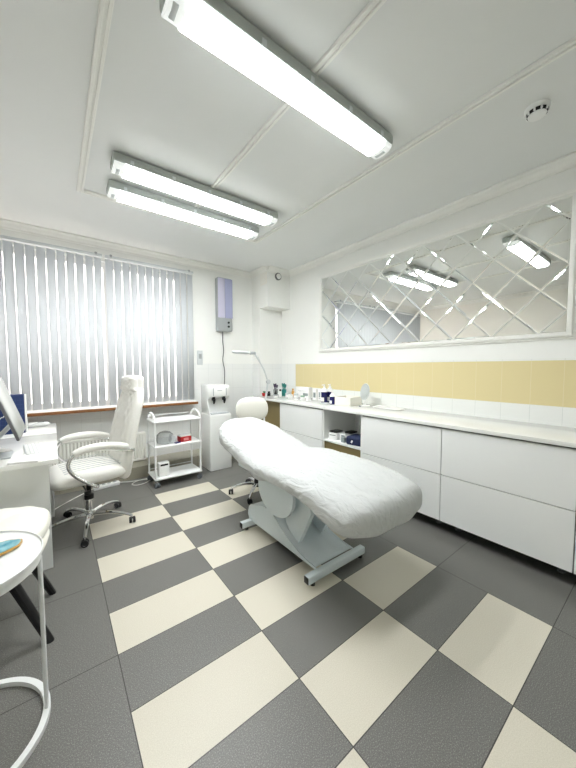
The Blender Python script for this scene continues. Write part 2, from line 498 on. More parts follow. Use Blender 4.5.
# ------------------------------------------------------------------ radiator
t = thing('radiator', 'white panel radiator under the wooden window sill', 'radiator', (.2, 4.25, .15))
RW, RH = 1.42, .36
bm = new_bm()
N = 40; prof = []
for i in range(N*4+1):
    x = -RW/2+.02+(RW-.04)*i/(N*4); ph = i % 4
    prof.append((x, -.035 if ph in (0, 1) else -.045))
A = [(x, y) for x, y in prof]; poly = A+[(RW/2-.02, .03), (-RW/2+.02, .03)]
prism(bm, poly, 'z', .03, RH-.03)
obj('fluted_panel', bm, M['radiator'], t, smooth=False)
bm = new_bm(); b2(bm, -RW/2, RW/2, -.045, .045, RH-.03, RH, .006); b2(bm, -RW/2, RW/2, -.045, .045, 0, .03, .006)
b2(bm, -RW/2, -RW/2+.02, -.045, .045, .03, RH-.03); b2(bm, RW/2-.02, RW/2, -.045, .045, .03, RH-.03)
obj('casing', bm, M['radiator'], t)
for x in (-.5, .5):
    bm = new_bm(); b2(bm, x-.02, x+.02, .04, .088, .05, .3); obj('wall_bracket', bm, M['lgrey'], t)

# ------------------------------------------------------------------ ceiling lamps
def lamp(cx, cyy, label, L=1.41, W=.158):
    t = thing('ceiling_light', label, 'ceiling light', (cx, cyy, CZ-.007), 0, 'fluorescent battens on the ceiling')
    bm = new_bm(); b2(bm, -L/2, L/2, -W/2, W/2, -.062, 0, .012, 2); obj('housing', bm, M['lamp_body'], t)
    # curved diffuser
    def arc(bm, xa, xb, hw, d, z0, n=10, taper=0):
        for side in (0,):
            rows = []
            xs = [xa, xb]
            P = [(hw*math.cos(PI*k/n), z0-d*math.sin(PI*k/n)**.9 if 0 < k < n else z0) for k in range(n+1)]
            prism(bm, P, 'x', xa, xb)
    z0 = -.0625; hw = W/2-.006; xa, xb = -L/2+.075, L/2-.075
    prof = [(hw, z0), (hw-.003, z0-.014), (hw-.008, z0-.026), (hw-.015, z0-.032), (-hw+.015, z0-.032), (-hw+.008, z0-.026), (-hw+.003, z0-.014), (-hw, z0)]
    bm = new_bm(); prism(bm, prof, 'x', xa, xb); obj('cover', bm, M['lamp_side'], t, smooth=True, angle=50)
    bm = new_bm(); b2(bm, xa+.004, xb-.004, -hw+.0155, hw-.0155, z0-.0328, z0-.0322); obj('diffuser', bm, M['lamp'], t, smooth=False)
    for s in (-1, 1):
        bm = new_bm()
        xa, xb = sorted((s*(L/2-.075), s*(L/2-.008)))
        arc(bm, xa, xb, W/2-.006, .037, -.0625)
        obj('end_cover', bm, M['lamp_clear'], t)
        bm = new_bm(); xx = s*(L/2-.035)
        b2(bm, xx-.012, xx+.012, -.035, .035, -.100, -.093, .003); obj('tube_holder', bm, M['lgrey'], t)
    for k in range(5):
        x = -L/2+.12+(L-.24)*k/4
        for s in (-1, 1):
            bm = new_bm(); b2(bm, x-.012, x+.012, s*(W/2)-.002, s*(W/2)+.003, -.066, -.03, .001); obj('clip', bm, M['lgrey'], t)
    return t
lamp(1.095, 1.293, 'long single batten ceiling light nearest the camera')
lamp(1.08, 2.548, 'batten ceiling light of the far pair, the one farther from the window blinds')
lamp(1.10, 2.93, 'batten ceiling light of the far pair, the one closest to the window blinds')

# smoke detector
t = thing('smoke_detector', 'small round white smoke detector on the ceiling above the wall mirror', 'smoke detector', (2.30, .59, CZ))
bm = new_bm(); lathe(bm, [(.052, 0), (.052, -.012), (.047, -.02), (0, -.02)], n=32); obj('base', bm, M['white'], t)
bm = new_bm(); lathe(bm, [(.044, -.018), (.041, -.034), (0, -.034)], n=32); obj('vent_ring', bm, M['black'], t)
bm = new_bm()
for k in range(10):
    a = 2*PI*k/10; box(bm, (.042*math.cos(a), .042*math.sin(a), -.026), (.008, .008, .016), RZ(a))
lathe(bm, [(.038, -.033), (.036, -.040), (.024, -.046), (0, -.048)], n=32); obj('cap', bm, M['white'], t)
t.scale = (1.2, 1.2, 1.1)

# vent grille & round valve on the corner box
t = thing('vent_grille', 'small square vent grille on the side of the corner duct box', 'vent', (2.6, 3.99, 2.70))
bm = new_bm(); b2(bm, -.012, 0, -.085, .085, -.09, .09, .003); obj('frame', bm, M['wall_left'], t)
for k in range(7):
    bm = new_bm(); box(bm, (-.014, 0, -.066+.022*k), (.008, .14, .008), RY(.5)); obj('louvre', bm, M['mould'], t)
t = thing('round_valve', 'round white valve with dark rim on the front of the corner duct box', 'vent', (2.79, 3.89, 2.74))
bm = new_bm(); lathe(bm, [(.055, 0), (.055, .02), (.045, .03), (.04, .022), (0, .022)], n=32, rot=RX(PI/2)); obj('rim', bm, M['cable'], t)
bm = new_bm(); lathe(bm, [(.04, .02), (.04, .03), (.03, .036), (0, .038)], n=32, rot=RX(PI/2)); obj('disc', bm, M['white'], t)

# ------------------------------------------------------------------ wall mirror
my0, my1, mz0, mz1 = .545, 3.151, 1.60, 2.578
t = thing('wall_mirror', 'long white-framed wall mirror divided into diamond panes above the yellow tiles', 'mirror', (XR, (my0+my1)/2, mz0))
LY, LZ = my1-my0, mz1-mz0
bm = new_bm()
# flat silver facets: clip diamonds to the rectangle, bevel each
cell = LY/8; cz = LZ/3
def clip(poly, ax, val, keep):
    out = []
    for i in range(len(poly)):
        a, b = poly[i], poly[(i+1) % len(poly)]
        ia = (a[ax]-val)*keep >= -1e-9; ib = (b[ax]-val)*keep >= -1e-9
        if ia: out.append(a)
        if ia != ib:
            tt = (val-a[ax])/(b[ax]-a[ax]); out.append(tuple(a[k]+(b[k]-a[k])*tt for k in (0, 1)))
    res = []
    for p in out:
        if not res or (abs(p[0]-res[-1][0])+abs(p[1]-res[-1][1])) > 1e-6: res.append(p)
    if len(res) > 1 and abs(res[0][0]-res[-1][0])+abs(res[0][1]-res[-1][1]) < 1e-6: res.pop()
    return res
def inset(poly, d):
    n = len(poly); out = []
    area = sum(poly[i][0]*poly[(i+1) % n][1]-poly[(i+1) % n][0]*poly[i][1] for i in range(n))/2
    s = 1 if area > 0 else -1
    lines = []
    for i in range(n):
        a, b = poly[i], poly[(i+1) % n]; dx, dy = b[0]-a[0], b[1]-a[1]; l = math.hypot(dx, dy)
        nx, ny = -dy/l*s, dx/l*s
        lines.append((a[0]+nx*d, a[1]+ny*d, dx, dy))
    for i in range(n):
        x1, y1, dx1, dy1 = lines[i-1]; x2, y2, dx2, dy2 = lines[i]
        den = dx1*dy2-dy1*dx2
        if abs(den) < 1e-12: out.append((x2, y2)); continue
        tt = ((x2-x1)*dy2-(y2-y1)*dx2)/den
        out.append((x1+dx1*tt, y1+dy1*tt))
    return out
mirror_faces = []
for i in range(-1, 18):
    for j in range(-1, 8):
        if (i+j) % 2: continue
        # diamond centres on a lattice of half cells
        ux, uz = -LY/2+i*cell/2, j*cz/2
        if (j % 2) == 0: pass
        poly = [(ux+cell/2, uz), (ux, uz+cz/2), (ux-cell/2, uz), (ux, uz-cz/2)]
        for ax, val, keep in ((0, -LY/2, 1), (0, LY/2, -1), (1, 0, 1), (1, LZ, -1)):
            if len(poly) >= 3: poly = clip(poly, ax, val, keep)
        if len(poly) < 3: continue
        ar = abs(sum(poly[k][0]*poly[(k+1) % len(poly)][1]-poly[(k+1) % len(poly)][0]*poly[k][1] for k in range(len(poly)))/2)
        if ar < .003: continue
        q = inset(poly, .012)
        ti, tj = random.uniform(-.0006, .0006), random.uniform(-.0006, .0006)
        poly_ = inset(poly, .0012)
        V = [bm.verts.new((-.0118, y, z)) for y, z in poly_]
        W = [bm.verts.new((-.0134+ti*(y-ux)*4+tj*(z-uz)*4, y, z)) for y, z in q]
        fc = bm.faces.new(W); fc.material_index = 0
        n = len(poly)
        for k in range(n):
            g = bm.faces.new((V[k], V[(k+1) % n], W[(k+1) % n], W[k])); g.material_index = 1
me_m = obj('diamond_panes', bm, [M['mirror'], M['bevel']], t, smooth=False)
bm = new_bm(); b2(bm, -.011, 0, -LY/2, LY/2, 0, LZ); obj('backing', bm, M['mould'], t, smooth=False)
bm = new_bm()
for (w0, w1, d) in ((0, .014, .022), (.012, .034, .032), (.03, .052, .018)):
    b2(bm, -d, 0, -LY/2-w1, LY/2+w1, LZ+w0, LZ+w1, .003); b2(bm, -d, 0, -LY/2-w1, LY/2+w1, -w1, -w0, .003)
    b2(bm, -d, 0, -LY/2-w1, -LY/2-w0, -w0, LZ+w0, .003); b2(bm, -d, 0, LY/2+w0, LY/2+w1, -w0, LZ+w0, .003)
obj('frame', bm, M['mould'], t)

# ------------------------------------------------------------------ cabinets along the right wall
FX = 2.43; CB, CT = .10, .862
def drawer_cab(y0, y1, label, split=.478):
    t = thing('drawer_cabinet', label, 'cabinet', (FX, (y0+y1)/2, 0), 0, 'white base cabinets under the worktop')
    h = (y1-y0)/2
    bm = new_bm(); b2(bm, .02, .58, -h, h, CB+.003, CT-.004); obj('body', bm, M['carcass'], t, smooth=False)
    for z0, z1 in ((CB, split-.0035), (split+.0035, CT-.012)):
        bm = new_bm(); b2(bm, 0, .0195, -h+.003, h-.003, z0, z1, .0015, 1); obj('drawer_front', bm, M['front'], t)
    for sy_ in (-h+.08, h-.08):
        for sx in (.16, .5):
            bm = new_bm(); lathe(bm, [(.022, 0), (.022, .01), (.014, .015), (.014, CB+.002)], c=(sx, sy_, 0), n=16); obj('foot', bm, M['cable'], t)
    bm = new_bm(); b2(bm, .22, .235, -h, h, .004, CB+.003); obj('plinth', bm, M['dark'], t, smooth=False)  # added dark board, stands in for the deep shade under the cabinet
    return t
drawer_cab(-.44, .357, 'white base cabinet with two drawers nearest the camera at the frame edge')
drawer_cab(.357, 1.157, 'white base cabinet with two wide drawers at the right of the photo')
drawer_cab(1.157, 1.955, 'white base cabinet with two drawers right of the open niche')
drawer_cab(2.518, 3.355, 'white base cabinet with two drawers left of the open niche', .495)
# open niche unit
t = thing('open_cabinet', 'open white niche cabinet holding packages between the drawer cabinets', 'cabinet', (FX, 2.2365, 0))
h = .2815
for a_ in (-h, h-.016):
    bm = new_bm(); b2(bm, .01, .58, a_, a_+.016, CB, CT-.004); obj('side_panel', bm, M['white'], t, smooth=False)
bm = new_bm(); b2(bm, .56, .58, -h+.016, h-.016, CB, CT-.004); b2(bm, .3, .56, -.004, .004, .53, CT-.004); obj('back_panel', bm, M['white'], t, smooth=False)
bm = new_bm(); b2(bm, .005, .56, -h+.016, h-.016, .498, .516); obj('shelf', bm, M['white'], t, smooth=False)
bm = new_bm(); b2(bm, .02, .035, -h+.016, h-.016, CB, .498); obj('lower_panel', bm, M['olive'], t, smooth=False)
# olive open end
t = thing('end_cabinet', 'dark olive recessed cabinet end beside the corner of the worktop', 'cabinet', (FX, 3.62, 0))
bm = new_bm(); b2(bm, .06, .58, -.264, .30, CB, CT-.004); obj('body', bm, M['olive'], t, smooth=False)
bm = new_bm()
for sy_ in (-.2, .24):
    for sx in (.12, .5): lathe(bm, [(.02, 0), (.02, .01), (.014, .015), (.014, CB+.002)], c=(sx, sy_, 0), n=12)
obj('foot', bm, M['lgrey'], t)
# worktop
bm = new_bm(); b2(bm, FX-.02, XR-.011, -.46, 4.10, .864, .893, .003, 2)
tag(obj('worktop', bm, M['top']), 'long glossy white worktop running along the right wall', 'worktop')

# ------------------------------------------------------------------ treatment bed
t = thing('treatment_bed', 'cosmetology treatment couch under a white fitted sheet on grey base', 'treatment bed', (1.445, 1.85, 0))
by = 1.85
def Lb(y): return y-by
# feet bars
for yy in (1.345, 2.16):
    bm = new_bm(); b2(bm, -.275, .255, Lb(yy)-.022, Lb(yy)+.022, .025, .072, .004)
    fb = obj('foot_bar', bm, M['bedpaint'], t)
    for s in (-1, 1):
        bm = new_bm(); b2(bm, s*.265-.01-.004, s*.265-.01+.004, Lb(yy)-.019, Lb(yy)+.019, .028, .069, .002); obj('end_cap', bm, M['black'], fb)
        bm = new_bm(); lathe(bm, [(.016, 0), (.016, .012), (.007, .014), (.007, .03)], c=(s*.225, Lb(yy), 0), n=14); obj('levelling_foot', bm, M['black'], fb)
# base side plates with concave cut, and curved tray between
def base_curve():
    P = [(2.20, .075), (2.215, .10), (2.20, .165), (2.17, .195), (2.0, .245), (1.86, .255)]
    for k in range(1, 13):
        a = k/12; yy = 1.86-(1.86-1.39)*a; zz = .255-(.255-.075)*(math.sin(a*PI/2)**.85)
        P.append((yy, zz))
    P += [(1.37, .072), (1.37, .06), (2.20, .06)]
    return [(y-by, z) for y, z in P]
for s in (-1, 1):
    bm = new_bm(); prism(bm, base_curve(), 'x', s*.175-.004, s*.175+.004); obj('side_plate', bm, M['bedpaint'], t, smooth=False)
bm = new_bm()
C = [(y-by, z) for y, z in [(2.20, .16), (2.17, .19), (2.0, .24)]]
for k in range(0, 13):
    a = k/12; yy = 1.84-(1.84-1.38)*a; zz = .24-(.24-.07)*(math.sin(a*PI/2)**.85); C.append((yy-by, zz))
rows = []
for y, z in C: rows.append((bm.verts.new((-.171, y, z)), bm.verts.new((.171, y, z))))
for i, (a, b) in enumerate(zip(rows, rows[1:])):
    bm.faces.new((a[0], a[1], b[1], b[0]))
rr = [bm.verts.new((x, Lb(2.2), .06)) for x in (-.171, .171)]
bm.faces.new((rows[0][0], rows[0][1], rr[1], rr[0]))
o = obj('base_cover', bm, M['bedpaint'], t, smooth=True); s_ = o.modifiers.new('t', 'SOLIDIFY'); s_.thickness = .004; s_.offset = -1
bm = new_bm(); b2(bm, -.15, .15, Lb(1.5), Lb(2.15), .06, .075); obj('base_plate', bm, M['bedpaint'], t, smooth=False)
# lift mechanism : scissor arms, actuator
bm = new_bm()
for s in (-1, 1):
    prism(bm, [(Lb(1.60), .105), (Lb(1.66), .095), (Lb(1.74), .20), (Lb(1.80), .40), (Lb(1.74), .52), (Lb(1.50), .52), (Lb(1.47), .36)], 'x', s*.11-.018, s*.11+.018)
obj('lift_arm', bm, M['bedpaint'], t, smooth=False)
bm = new_bm(); tube(bm, [(0, Lb(2.08), .16), (0, Lb(1.72), .34)], .03, 14); b2(bm, -.05, .05, Lb(1.95), Lb(2.12), .10, .20, .01)
obj('actuator', bm, M['black'], t)
bm = new_bm(); tube(bm, [(0, Lb(1.85), .275), (0, Lb(1.66), .40)], .018, 14); obj('actuator_rod', bm, M['chrome'], t)
# D shaped seat bracket
for s in (-1, 1):
    P = [(Lb(1.99), .52)]
    for k in range(17):
        a = PI*k/16; P.append((Lb(1.775)+.215*math.cos(a), .43-.165*math.sin(a)))
    P += [(Lb(1.56), .52)]
    bm = new_bm(); prism(bm, P, 'x', s*.2-.012, s*.2+.012); obj('seat_bracket', bm, M['bedpaint'], t, smooth=False)
bm = new_bm(); b2(bm, -.22, .22, Lb(1.35), Lb(2.3), .50, .535, .006); b2(bm, -.2, -.16, Lb(1.15), Lb(2.3), .485, .515, .004); b2(bm, .16, .2, Lb(1.15), Lb(2.3), .485, .515, .004)
obj('under_frame', bm, M['bedpaint'], t)
bm = new_bm(); tube(bm, [(-.2, Lb(1.775), .43), (.2, Lb(1.775), .43)], .03, 16); obj('pivot_axle', bm, M['bedpaint'], t)

# padded sections, each a lofted rounded slab with gathered edges
def slab(y0, y1, hw, thf, zf, p_end0, p_end1, seed, tuck, r0=.30, r1=.3, ns=80, na=96, crown=.03):
    bm = new_bm(); rings = []
    L = y1-y0
    for i in range(ns+1):
        c = i/ns; s = .5-.5*math.cos(PI*c); y = y0+L*s
        # plan outline: rounded ends
        w = hw
        d0 = (y-y0)/r0; d1 = (y1-y)/r1
        if d0 < 1: w *= max(.0, 1-(1-d0)**p_end0)**(1/p_end0)
        if d1 < 1: w *= max(.0, 1-(1-d1)**p_end1)**(1/p_end1)
        th = thf(y); hh = th/2
        e = min(y-y0, y1-y); 
        if e < .07: hh *= max(.0, 1-(1-e/.07)**2.4)**(1/2.4)
        zc = zf(y)-th/2
        ring = []
        for k in range(na):
            a = 2*PI*k/na
            ca, sa = math.cos(a), math.sin(a)
            ex = math.copysign(abs(ca)**.42, ca); ez = math.copysign(abs(sa)**.62, sa)
            x = w*ex; z = hh*ez
            # gathered side: creases radiate from the lower hem
            edge = max(0, 1-(min(w-abs(x), y-y0, y1-y)/.12)) if w > .01 else 1
            cr = noise.noise(Vector((x*3+seed, y*19+x*9, z*5)))*.010*max(0, edge)
            cr += noise.noise(Vector((x*8+seed, y*8, 1.7)))*.006*max(0, edge)
            if z < 0: zz = z*(1+.25*noise.noise(Vector((x*6, y*7, seed))))
            else: zz = z
            soft = noise.noise(Vector((x*2.2+seed, y*2.0, 0)))*.008 if z > 0 else 0
            # diagonal drape folds across the top
            q = (x*.8+y*.6); fold = (.006*noise.noise(Vector((q*16+seed, (x-y)*2.5, 3)))) if z > 0 else 0
            soft -= crown*(abs(x)/hw)**3
            ring.append(bm.verts.new((x+.05+(cr if abs(ex) > .8 else 0)*math.copysign(1, x), Lb(y)+(cr if e < .1 else 0), zc+zz+soft+fold+cr*.5)))
        rings.append(ring)
    for a, b in zip(rings, rings[1:]):
        for k in range(na):
            j = (k+1) % na; bm.faces.new((a[k], a[j], b[j], b[k]))
    bm.faces.new(rings[0][::-1]); bm.faces.new(rings[-1])
    return bm
leg_z = lambda y: .692-.075*max(0, (1.35-y)/.43)**1.6-.03*max(0, (y-1.75)/.2)**2
head_z = lambda y: .625+(y-1.85)*.225
obj('leg_section_cover', slab(.92, 1.95, .375, lambda y: .12+.06*max(0, min(1, (1.5-y)/.4)), leg_z, 2.9, 3.5, 1.3, 0, .20, .12, crown=.04), M['sheet'], t, angle=80)
obj('head_section_cover', slab(1.84, 2.80, .328, lambda y: .15, head_z, 3.5, 2.2, 5.1, 0, .12, .34), M['sheet'], t, angle=80)

# ------------------------------------------------------------------ five-star bases
def castor(parent, x, y, ang, r=.026, wheel=None, name='castor'):
    bm = new_bm()
    R = RZ(ang)
    for s in (-1, 1):
        vs = lathe(bm, [(r*.5, -.009), (r*.96, -.009), (r, -.005), (r, .005), (r*.96, .009), (r*.5, .009)], c=(0, 0, 0), n=20, rot=RX(PI/2))
        bmesh.ops.translate(bm, vec=(0, s*.014, 0), verts=vs)
        bmesh.ops.rotate(bm, cent=(0, 0, 0), matrix=R, verts=vs); bmesh.ops.translate(bm, vec=(x, y, r), verts=vs)
    c = obj(name, bm, wheel or M['castor'], parent)
    bm = new_bm()
    vs = box(bm, (.0, 0, r*.95), (r*1.1, .008, r*1.3), None, .003); vs += tube(bm, [(0, 0, r), (0, 0, r*2.35)], .006, 8)
    hood = lathe(bm, [(r*.55, -.022), (r*.6, -.024), (r*.6, .024), (r*.55, .022)], c=(0, 0, r), n=16, rot=RX(PI/2)); vs += hood
    bmesh.ops.rotate(bm, cent=(0, 0, 0), matrix=R, verts=vs); bmesh.ops.translate(bm, vec=(x, y, 0), verts=vs)
    obj('castor_hub', bm, M['chrome'], c)
    return c

def star_base(t, R, z_hub, z_end, rot, wheel_r=.026, nleg=5):
    for k in range(nleg):
        a = rot+2*PI*k/nleg
        c, s = math.cos(a), math.sin(a)
        pts = bez((.02*c, .02*s, z_hub), (.4*R*c, .4*R*s, z_hub+.015), (.75*R*c, .75*R*s, z_hub-.002), (R*c, R*s, z_end), 10)
        rad = [.019-.008*i/10 for i in range(11)]
        bm = new_bm(); tube(bm, pts, rad, 10); obj('base_arm', bm, M['chrome'], t)
        castor(t, R*c, R*s, a+PI/2+.5*math.sin(k*2.1), wheel_r)

# ------------------------------------------------------------------ office chair
CH_X, CH_Y, CH_R = .195, 3.02, math.radians(187)
t = thing('office_chair', 'white quilted leather office chair with chrome armrests by the desk', 'chair', (CH_X, CH_Y, 0), CH_R)
star_base(t, .335, .105, .062, math.radians(73))
bm = new_bm(); lathe(bm, [(.034, .07), (.036, .13), (.03, .14), (.026, .145), (.026, .27), (.0, .27)], n=20); obj('gas_column', bm, M['chrome'], t)
bm = new_bm(); lathe(bm, [(.018, .26), (.018, .40), (0, .40)], n=16); lathe(bm, [(.036, .24), (.036, .275), (.02, .28)], n=18); obj('column_sleeve', bm, M['black'], t)
bm = new_bm(); b2(bm, -.13, .13, -.09, .09, .385, .42, .01); obj('mechanism', bm, M['black'], t)
bm = new_bm(); tube(bm, [(.06, .08, .395), (.06, .2, .39), (.06, .26, .385)], .006, 8); b2(bm, .04, .08, .25, .285, .372, .398, .005); obj('tilt_lever', bm, M['black'], t)
# seat with quilting
def seat_fn(co):
    v = Vector(co)
    if v.z > 0:
        v.z += .012*math.cos(v.x*4)*1
    # waterfall front
    if v.x > .12: v.z -= (v.x-.12)**2*.9
    return v
bm = new_bm(); pillow(bm, (.54, .54, .12), (0.015, 0, .475), 5, 26, 16, fn=seat_fn)
obj('seat', bm, M['leather'], t, angle=80)
bm = new_bm()
for k in range(8):
    y = -.2+k*.4/7
    tube(bm, smooth_path([(-.22, y, .548), (-.05, y, .553), (.1, y, .5505), (.19, y, .541)], 5), .0022, 5)
obj('seat_stitching', bm, M['lgrey'], t)
# backrest: shaped slab following a leaning curve
def back_pt(s):   # s 0..1 from seat to head
    P = [(-.235, .39), (-.25, .55), (-.275, .72), (-.32, .92), (-.365, 1.08), (-.38, 1.18), (-.385, 1.27)]
    x = s*(len(P)-1); i = min(int(x), len(P)-2); k = x-i
    a, b = P[i], P[i+1]
    return a[0]+(b[0]-a[0])*k, a[1]+(b[1]-a[1])*k
def back_w(s):
    for (s0, w0), (s1, w1) in zip([(0, .20), (.15, .255), (.4, .265), (.62, .24), (.75, .20), (.8, .175), (1, .165)], [(.15, .255), (.4, .265), (.62, .24), (.75, .20), (.8, .175), (1, .165), (1.01, .16)]):
        if s <= s1: return w0+(w1-w0)*(s-s0)/(s1-s0)
    return .16
def backshape(s0, s1, thick, w_add=0, quilt=True, ns=48, na=56, off=0):
    bm = new_bm(); rings = []
    for i in range(ns+1):
        c = i/ns; q = .5-.5*math.cos(PI*c); s = s0+(s1-s0)*q
        x, z = back_pt(s); w = back_w(s)+w_add; th = thick
        e = min(s-s0, s1-s)*.9
        if e < .06:
            k = max(0, 1-(1-e/.06)**2.5)**(1/2.5); th *= .05+.95*k; w *= .75+.25*k
        xa, za = back_pt(max(0, s-.03)); xb, zb = back_pt(min(1, s+.03))
        tx, tz = xb-xa, zb-za; l = math.hypot(tx, tz); nx, nz = tz/l, -tx/l   # forward normal
        ring = []
        for k in range(na):
            a = 2*PI*k/na; ca, sa = math.cos(a), math.sin(a)
            yy = w*math.copysign(abs(ca)**.55, ca); d = th/2*math.copysign(abs(sa)**.7, sa)+off
            if quilt and sa > .2:
                fade = max(0, min(1, (w*.86-abs(yy))/(w*.2)))
                g = abs(math.sin((yy/.052)*PI/2*2)); g2 = abs(math.sin((yy/.10+s*9)*PI))*abs(math.sin((yy/.10-s*9)*PI))
                d += (.016*g2**.5-.009)*fade
            d += .10*(yy*yy)*1.2 if sa > 0 else .06*yy*yy
            ring.append(bm.verts.new((x+nx*d, yy, z+nz*d)))
        rings.append(ring)
    for a, b in zip(rings, rings[1:]):
        for k in range(na):
            j = (k+1) % na; bm.faces.new((a[k], a[j], b[j], b[k]))
    bm.faces.new(rings[0][::-1]); bm.faces.new(rings[-1])
    return bm
obj('backrest', backshape(.0, 1.0, .105, 0, True, 90, 96), M['leather'], t, angle=80)
obj('headrest', backshape(.74, .985, .07, .006, True, 40, 72, off=.035), M['leather'], t, angle=80)
# armrests
for s in (-1, 1):
    y = s*.285
    pts = smooth_path([(-.02, s*.2, .40), (.0, y-.01*s, .42), (.08, y, .48), (.155, y, .56), (.175, y, .63), (.14, y, .69), (.05, y, .712), (-.08, y, .705), (-.20, y, .675), (-.27, s*.262, .655)], 6)
    bm = new_bm(); tube(bm, pts, .0135, 12); ar = obj('armrest', bm, M['chrome'], t)
    pp = smooth_path([(.145, y, .698), (.08, y, .722), (-.03, y, .730), (-.14, y, .718), (-.23, y, .690)], 6)
    n = len(pp); rad = [.021+.010*math.sin(PI*i/(n-1))**.5 for i in range(n)]
    bm = new_bm(); tube(bm, pp, rad, 14); obj('arm_pad', bm, M['leather'], ar, angle=80)
    bm = new_bm(); box(bm, (-.272, s*.262, .655), (.03, .025, .03), None, .006); obj('arm_joint', bm, M['chrome'], ar)

# ------------------------------------------------------------------ desk
t = thing('desk', 'white desk with solid front panel at the left edge', 'desk', (-.7, 2.85, 0))
bm = new_bm(); b2(bm, -.72, .698, -.45, .515, .735, .765, .003); obj('desktop', bm, M['top'], t)
bm = new_bm(); b2(bm, -.70, .648, -.32, -.302, 0, .735, .001, 1); obj('front_panel', bm, M['front'], t)
bm = new_bm(); b2(bm, -.70, -.682, -.302, .515, 0, .735); obj('side_panel', bm, M['front'], t, smooth=False)
bm = new_bm(); b2(bm, .600, .628, -.302, -.25, 0, .735); obj('wooden_edge', bm, M['olive'], t, smooth=False)
t = thing('low_cabinet', 'white low cabinet behind the desk by the radiator', 'cabinet', (-.55, 3.67, 0))
bm = new_bm(); b2(bm, -.5, .545, -.285, .29, .735, .765, .003); obj('top', bm, M['top'], t)
bm = new_bm(); b2(bm, -.48, .505, -.265, .29, .0, .735, .002); obj('body', bm, M['front'], t)
for x0, x1 in ((-.475, .006), (.01, .49)):
    bm = new_bm(); b2(bm, x0, x1, -.280, -.266, .03, .73, .002); d_ = obj('door', bm, M['front'], t)
# monitor
t = thing('computer_monitor', 'silver flat monitor standing on the desk at the left frame edge', 'monitor', (-.31, 2.75, .765), 0)
tilt = math.atan2(.115, .355)
bm = new_bm()
box(bm, (0, 0, .30), (.014, .52, .42), RY(0)); bm.free()
bm = new_bm(); vs = box(bm, (0, 0, .21), (.016, .50, .41), None, .006)
bmesh.ops.rotate(bm, cent=(0, 0, 0), matrix=RY(-tilt), verts=vs); bmesh.ops.translate(bm, vec=(.125, -.07, .13), verts=vs); obj('screen_housing', bm, M['cable'], t)
bm = new_bm(); vs = box(bm, (.0088, 0, .21), (.003, .475, .385), None, .001)
bmesh.ops.rotate(bm, cent=(0, 0, 0), matrix=RY(-tilt), verts=vs); bmesh.ops.translate(bm, vec=(.125, -.07, .13), verts=vs); obj('screen', bm, M['screen'], t)
bm = new_bm(); b2(bm, -.08, .07, -.16, .02, 0, .01, .003); tube(bm, [(-.02, -.07, .01), (.0, -.07, .12), (.085, -.07, .22)], .014, 10); obj('stand', bm, M['lgrey'], t)
# keyboard, papers
t = thing('keyboard', 'slim white keyboard lying on the desk below the monitor', 'keyboard', (-.13, 2.76, .765), .10)
bm = new_bm(); box(bm, (0, 0, .008), (.11, .36, .010), RY(0), .004); obj('base', bm, M['lgrey'], t)
bm = new_bm()
for i in range(5):
    for j in range(15): box(bm, (-.04+.020*i, -.165+.0235*j, .0138), (.017, .020, .002))
obj('keys', bm, M['white'], t, smooth=False)
bm = new_bm(); box(bm, (0, 0, .001), (.21, .30, .002), RZ(.5))
tag(obj('paper_sheet', bm, M['paper'], smooth=False, loc=(-.42, 2.93, .766)), 'loose white sheet of paper flat on the desk behind the keyboard', 'paper')
bm = new_bm(); box(bm, (0, 0, .006), (.15, .21, .012), RZ(-.3), .002)
tag(obj('notebook', bm, M['paper'], loc=(-.14, 2.50, .766)), 'thin white notebook lying near the front edge of the desk', 'notebook')
# navy box
t = thing('gift_box', 'navy blue patterned carton standing behind the monitor', 'box', (-.335, 3.62, .765), .03)
bm = new_bm(); b2(bm, -.13, .11, -.07, .07, 0, .34, .002); obj('carton', bm, M['navy'], t)
bm = new_bm()
for k in range(7): b2(bm, -.12+.034*k, -.1185+.034*k, -.0712, -.0704, .01, .30)
for k in range(9): b2(bm, -.125, .105, -.0712, -.0704, .01+.035*k, .0115+.035*k)
obj('grid_lines', bm, mat('blue_line', rgb(60, 84, 135), .5), t, smooth=False)
bm = new_bm(); tube(bm, [(-.055, -.072, .135), (-.04, -.072, .155), (-.035, -.072, .148), (-.02, -.072, .17)], .003, 6); obj('logo_mark', bm, M['white'], t)
bm = new_bm(); b2(bm, .1105, .122, -.068, .068, .002, .338, .001); obj('side_flap', bm, M['white'], t)
# white router
t = thing('router', 'small white rounded device lying on the low cabinet', 'device', (-.15, 3.87, .765), -.1)
bm = new_bm(); pillow(bm, (.19, .075, .04), (0, 0, .02), 5); obj('body', bm, M['white'], t, angle=80)
bm = new_bm(); b2(bm, .0, .05, -.012, .012, .038, .043, .002); obj('button', bm, M['black'], t)

# ------------------------------------------------------------------ padded shell chair (lower left)
t = thing('shell_chair', 'white padded chair with black tapered legs between desk and side table', 'chair', (-.33, 2.08, 0), math.radians(-8))
def sh_fn(co):
    v = Vector(co)
    rr_ = math.hypot(v.x/.28, v.y/.28)
    if v.z > 0: v.z += -.02*max(0, 1-rr_)+.012*min(1, rr_)
    g = abs(math.sin((v.x+v.y)*9))*abs(math.sin((v.x-v.y)*9))
    if v.z > .01: v.z += .014*g**.6-.008
    return v
bm = new_bm(); pillow(bm, (.56, .56, .13), (0, 0, .495), 2.7, 28, 18, fn=sh_fn); obj('seat_pad', bm, M['shell'], t, angle=80)
bm = new_bm(); pillow(bm, (.54, .55, .10), (0, 0, .415), 3.0, 26, 14); obj('shell', bm, M['shell'], t, angle=80)
bm = new_bm()
def bk(co):
    v = Vector(co); v.x = v.x - .6*v.y*v.y*-1 ; return v
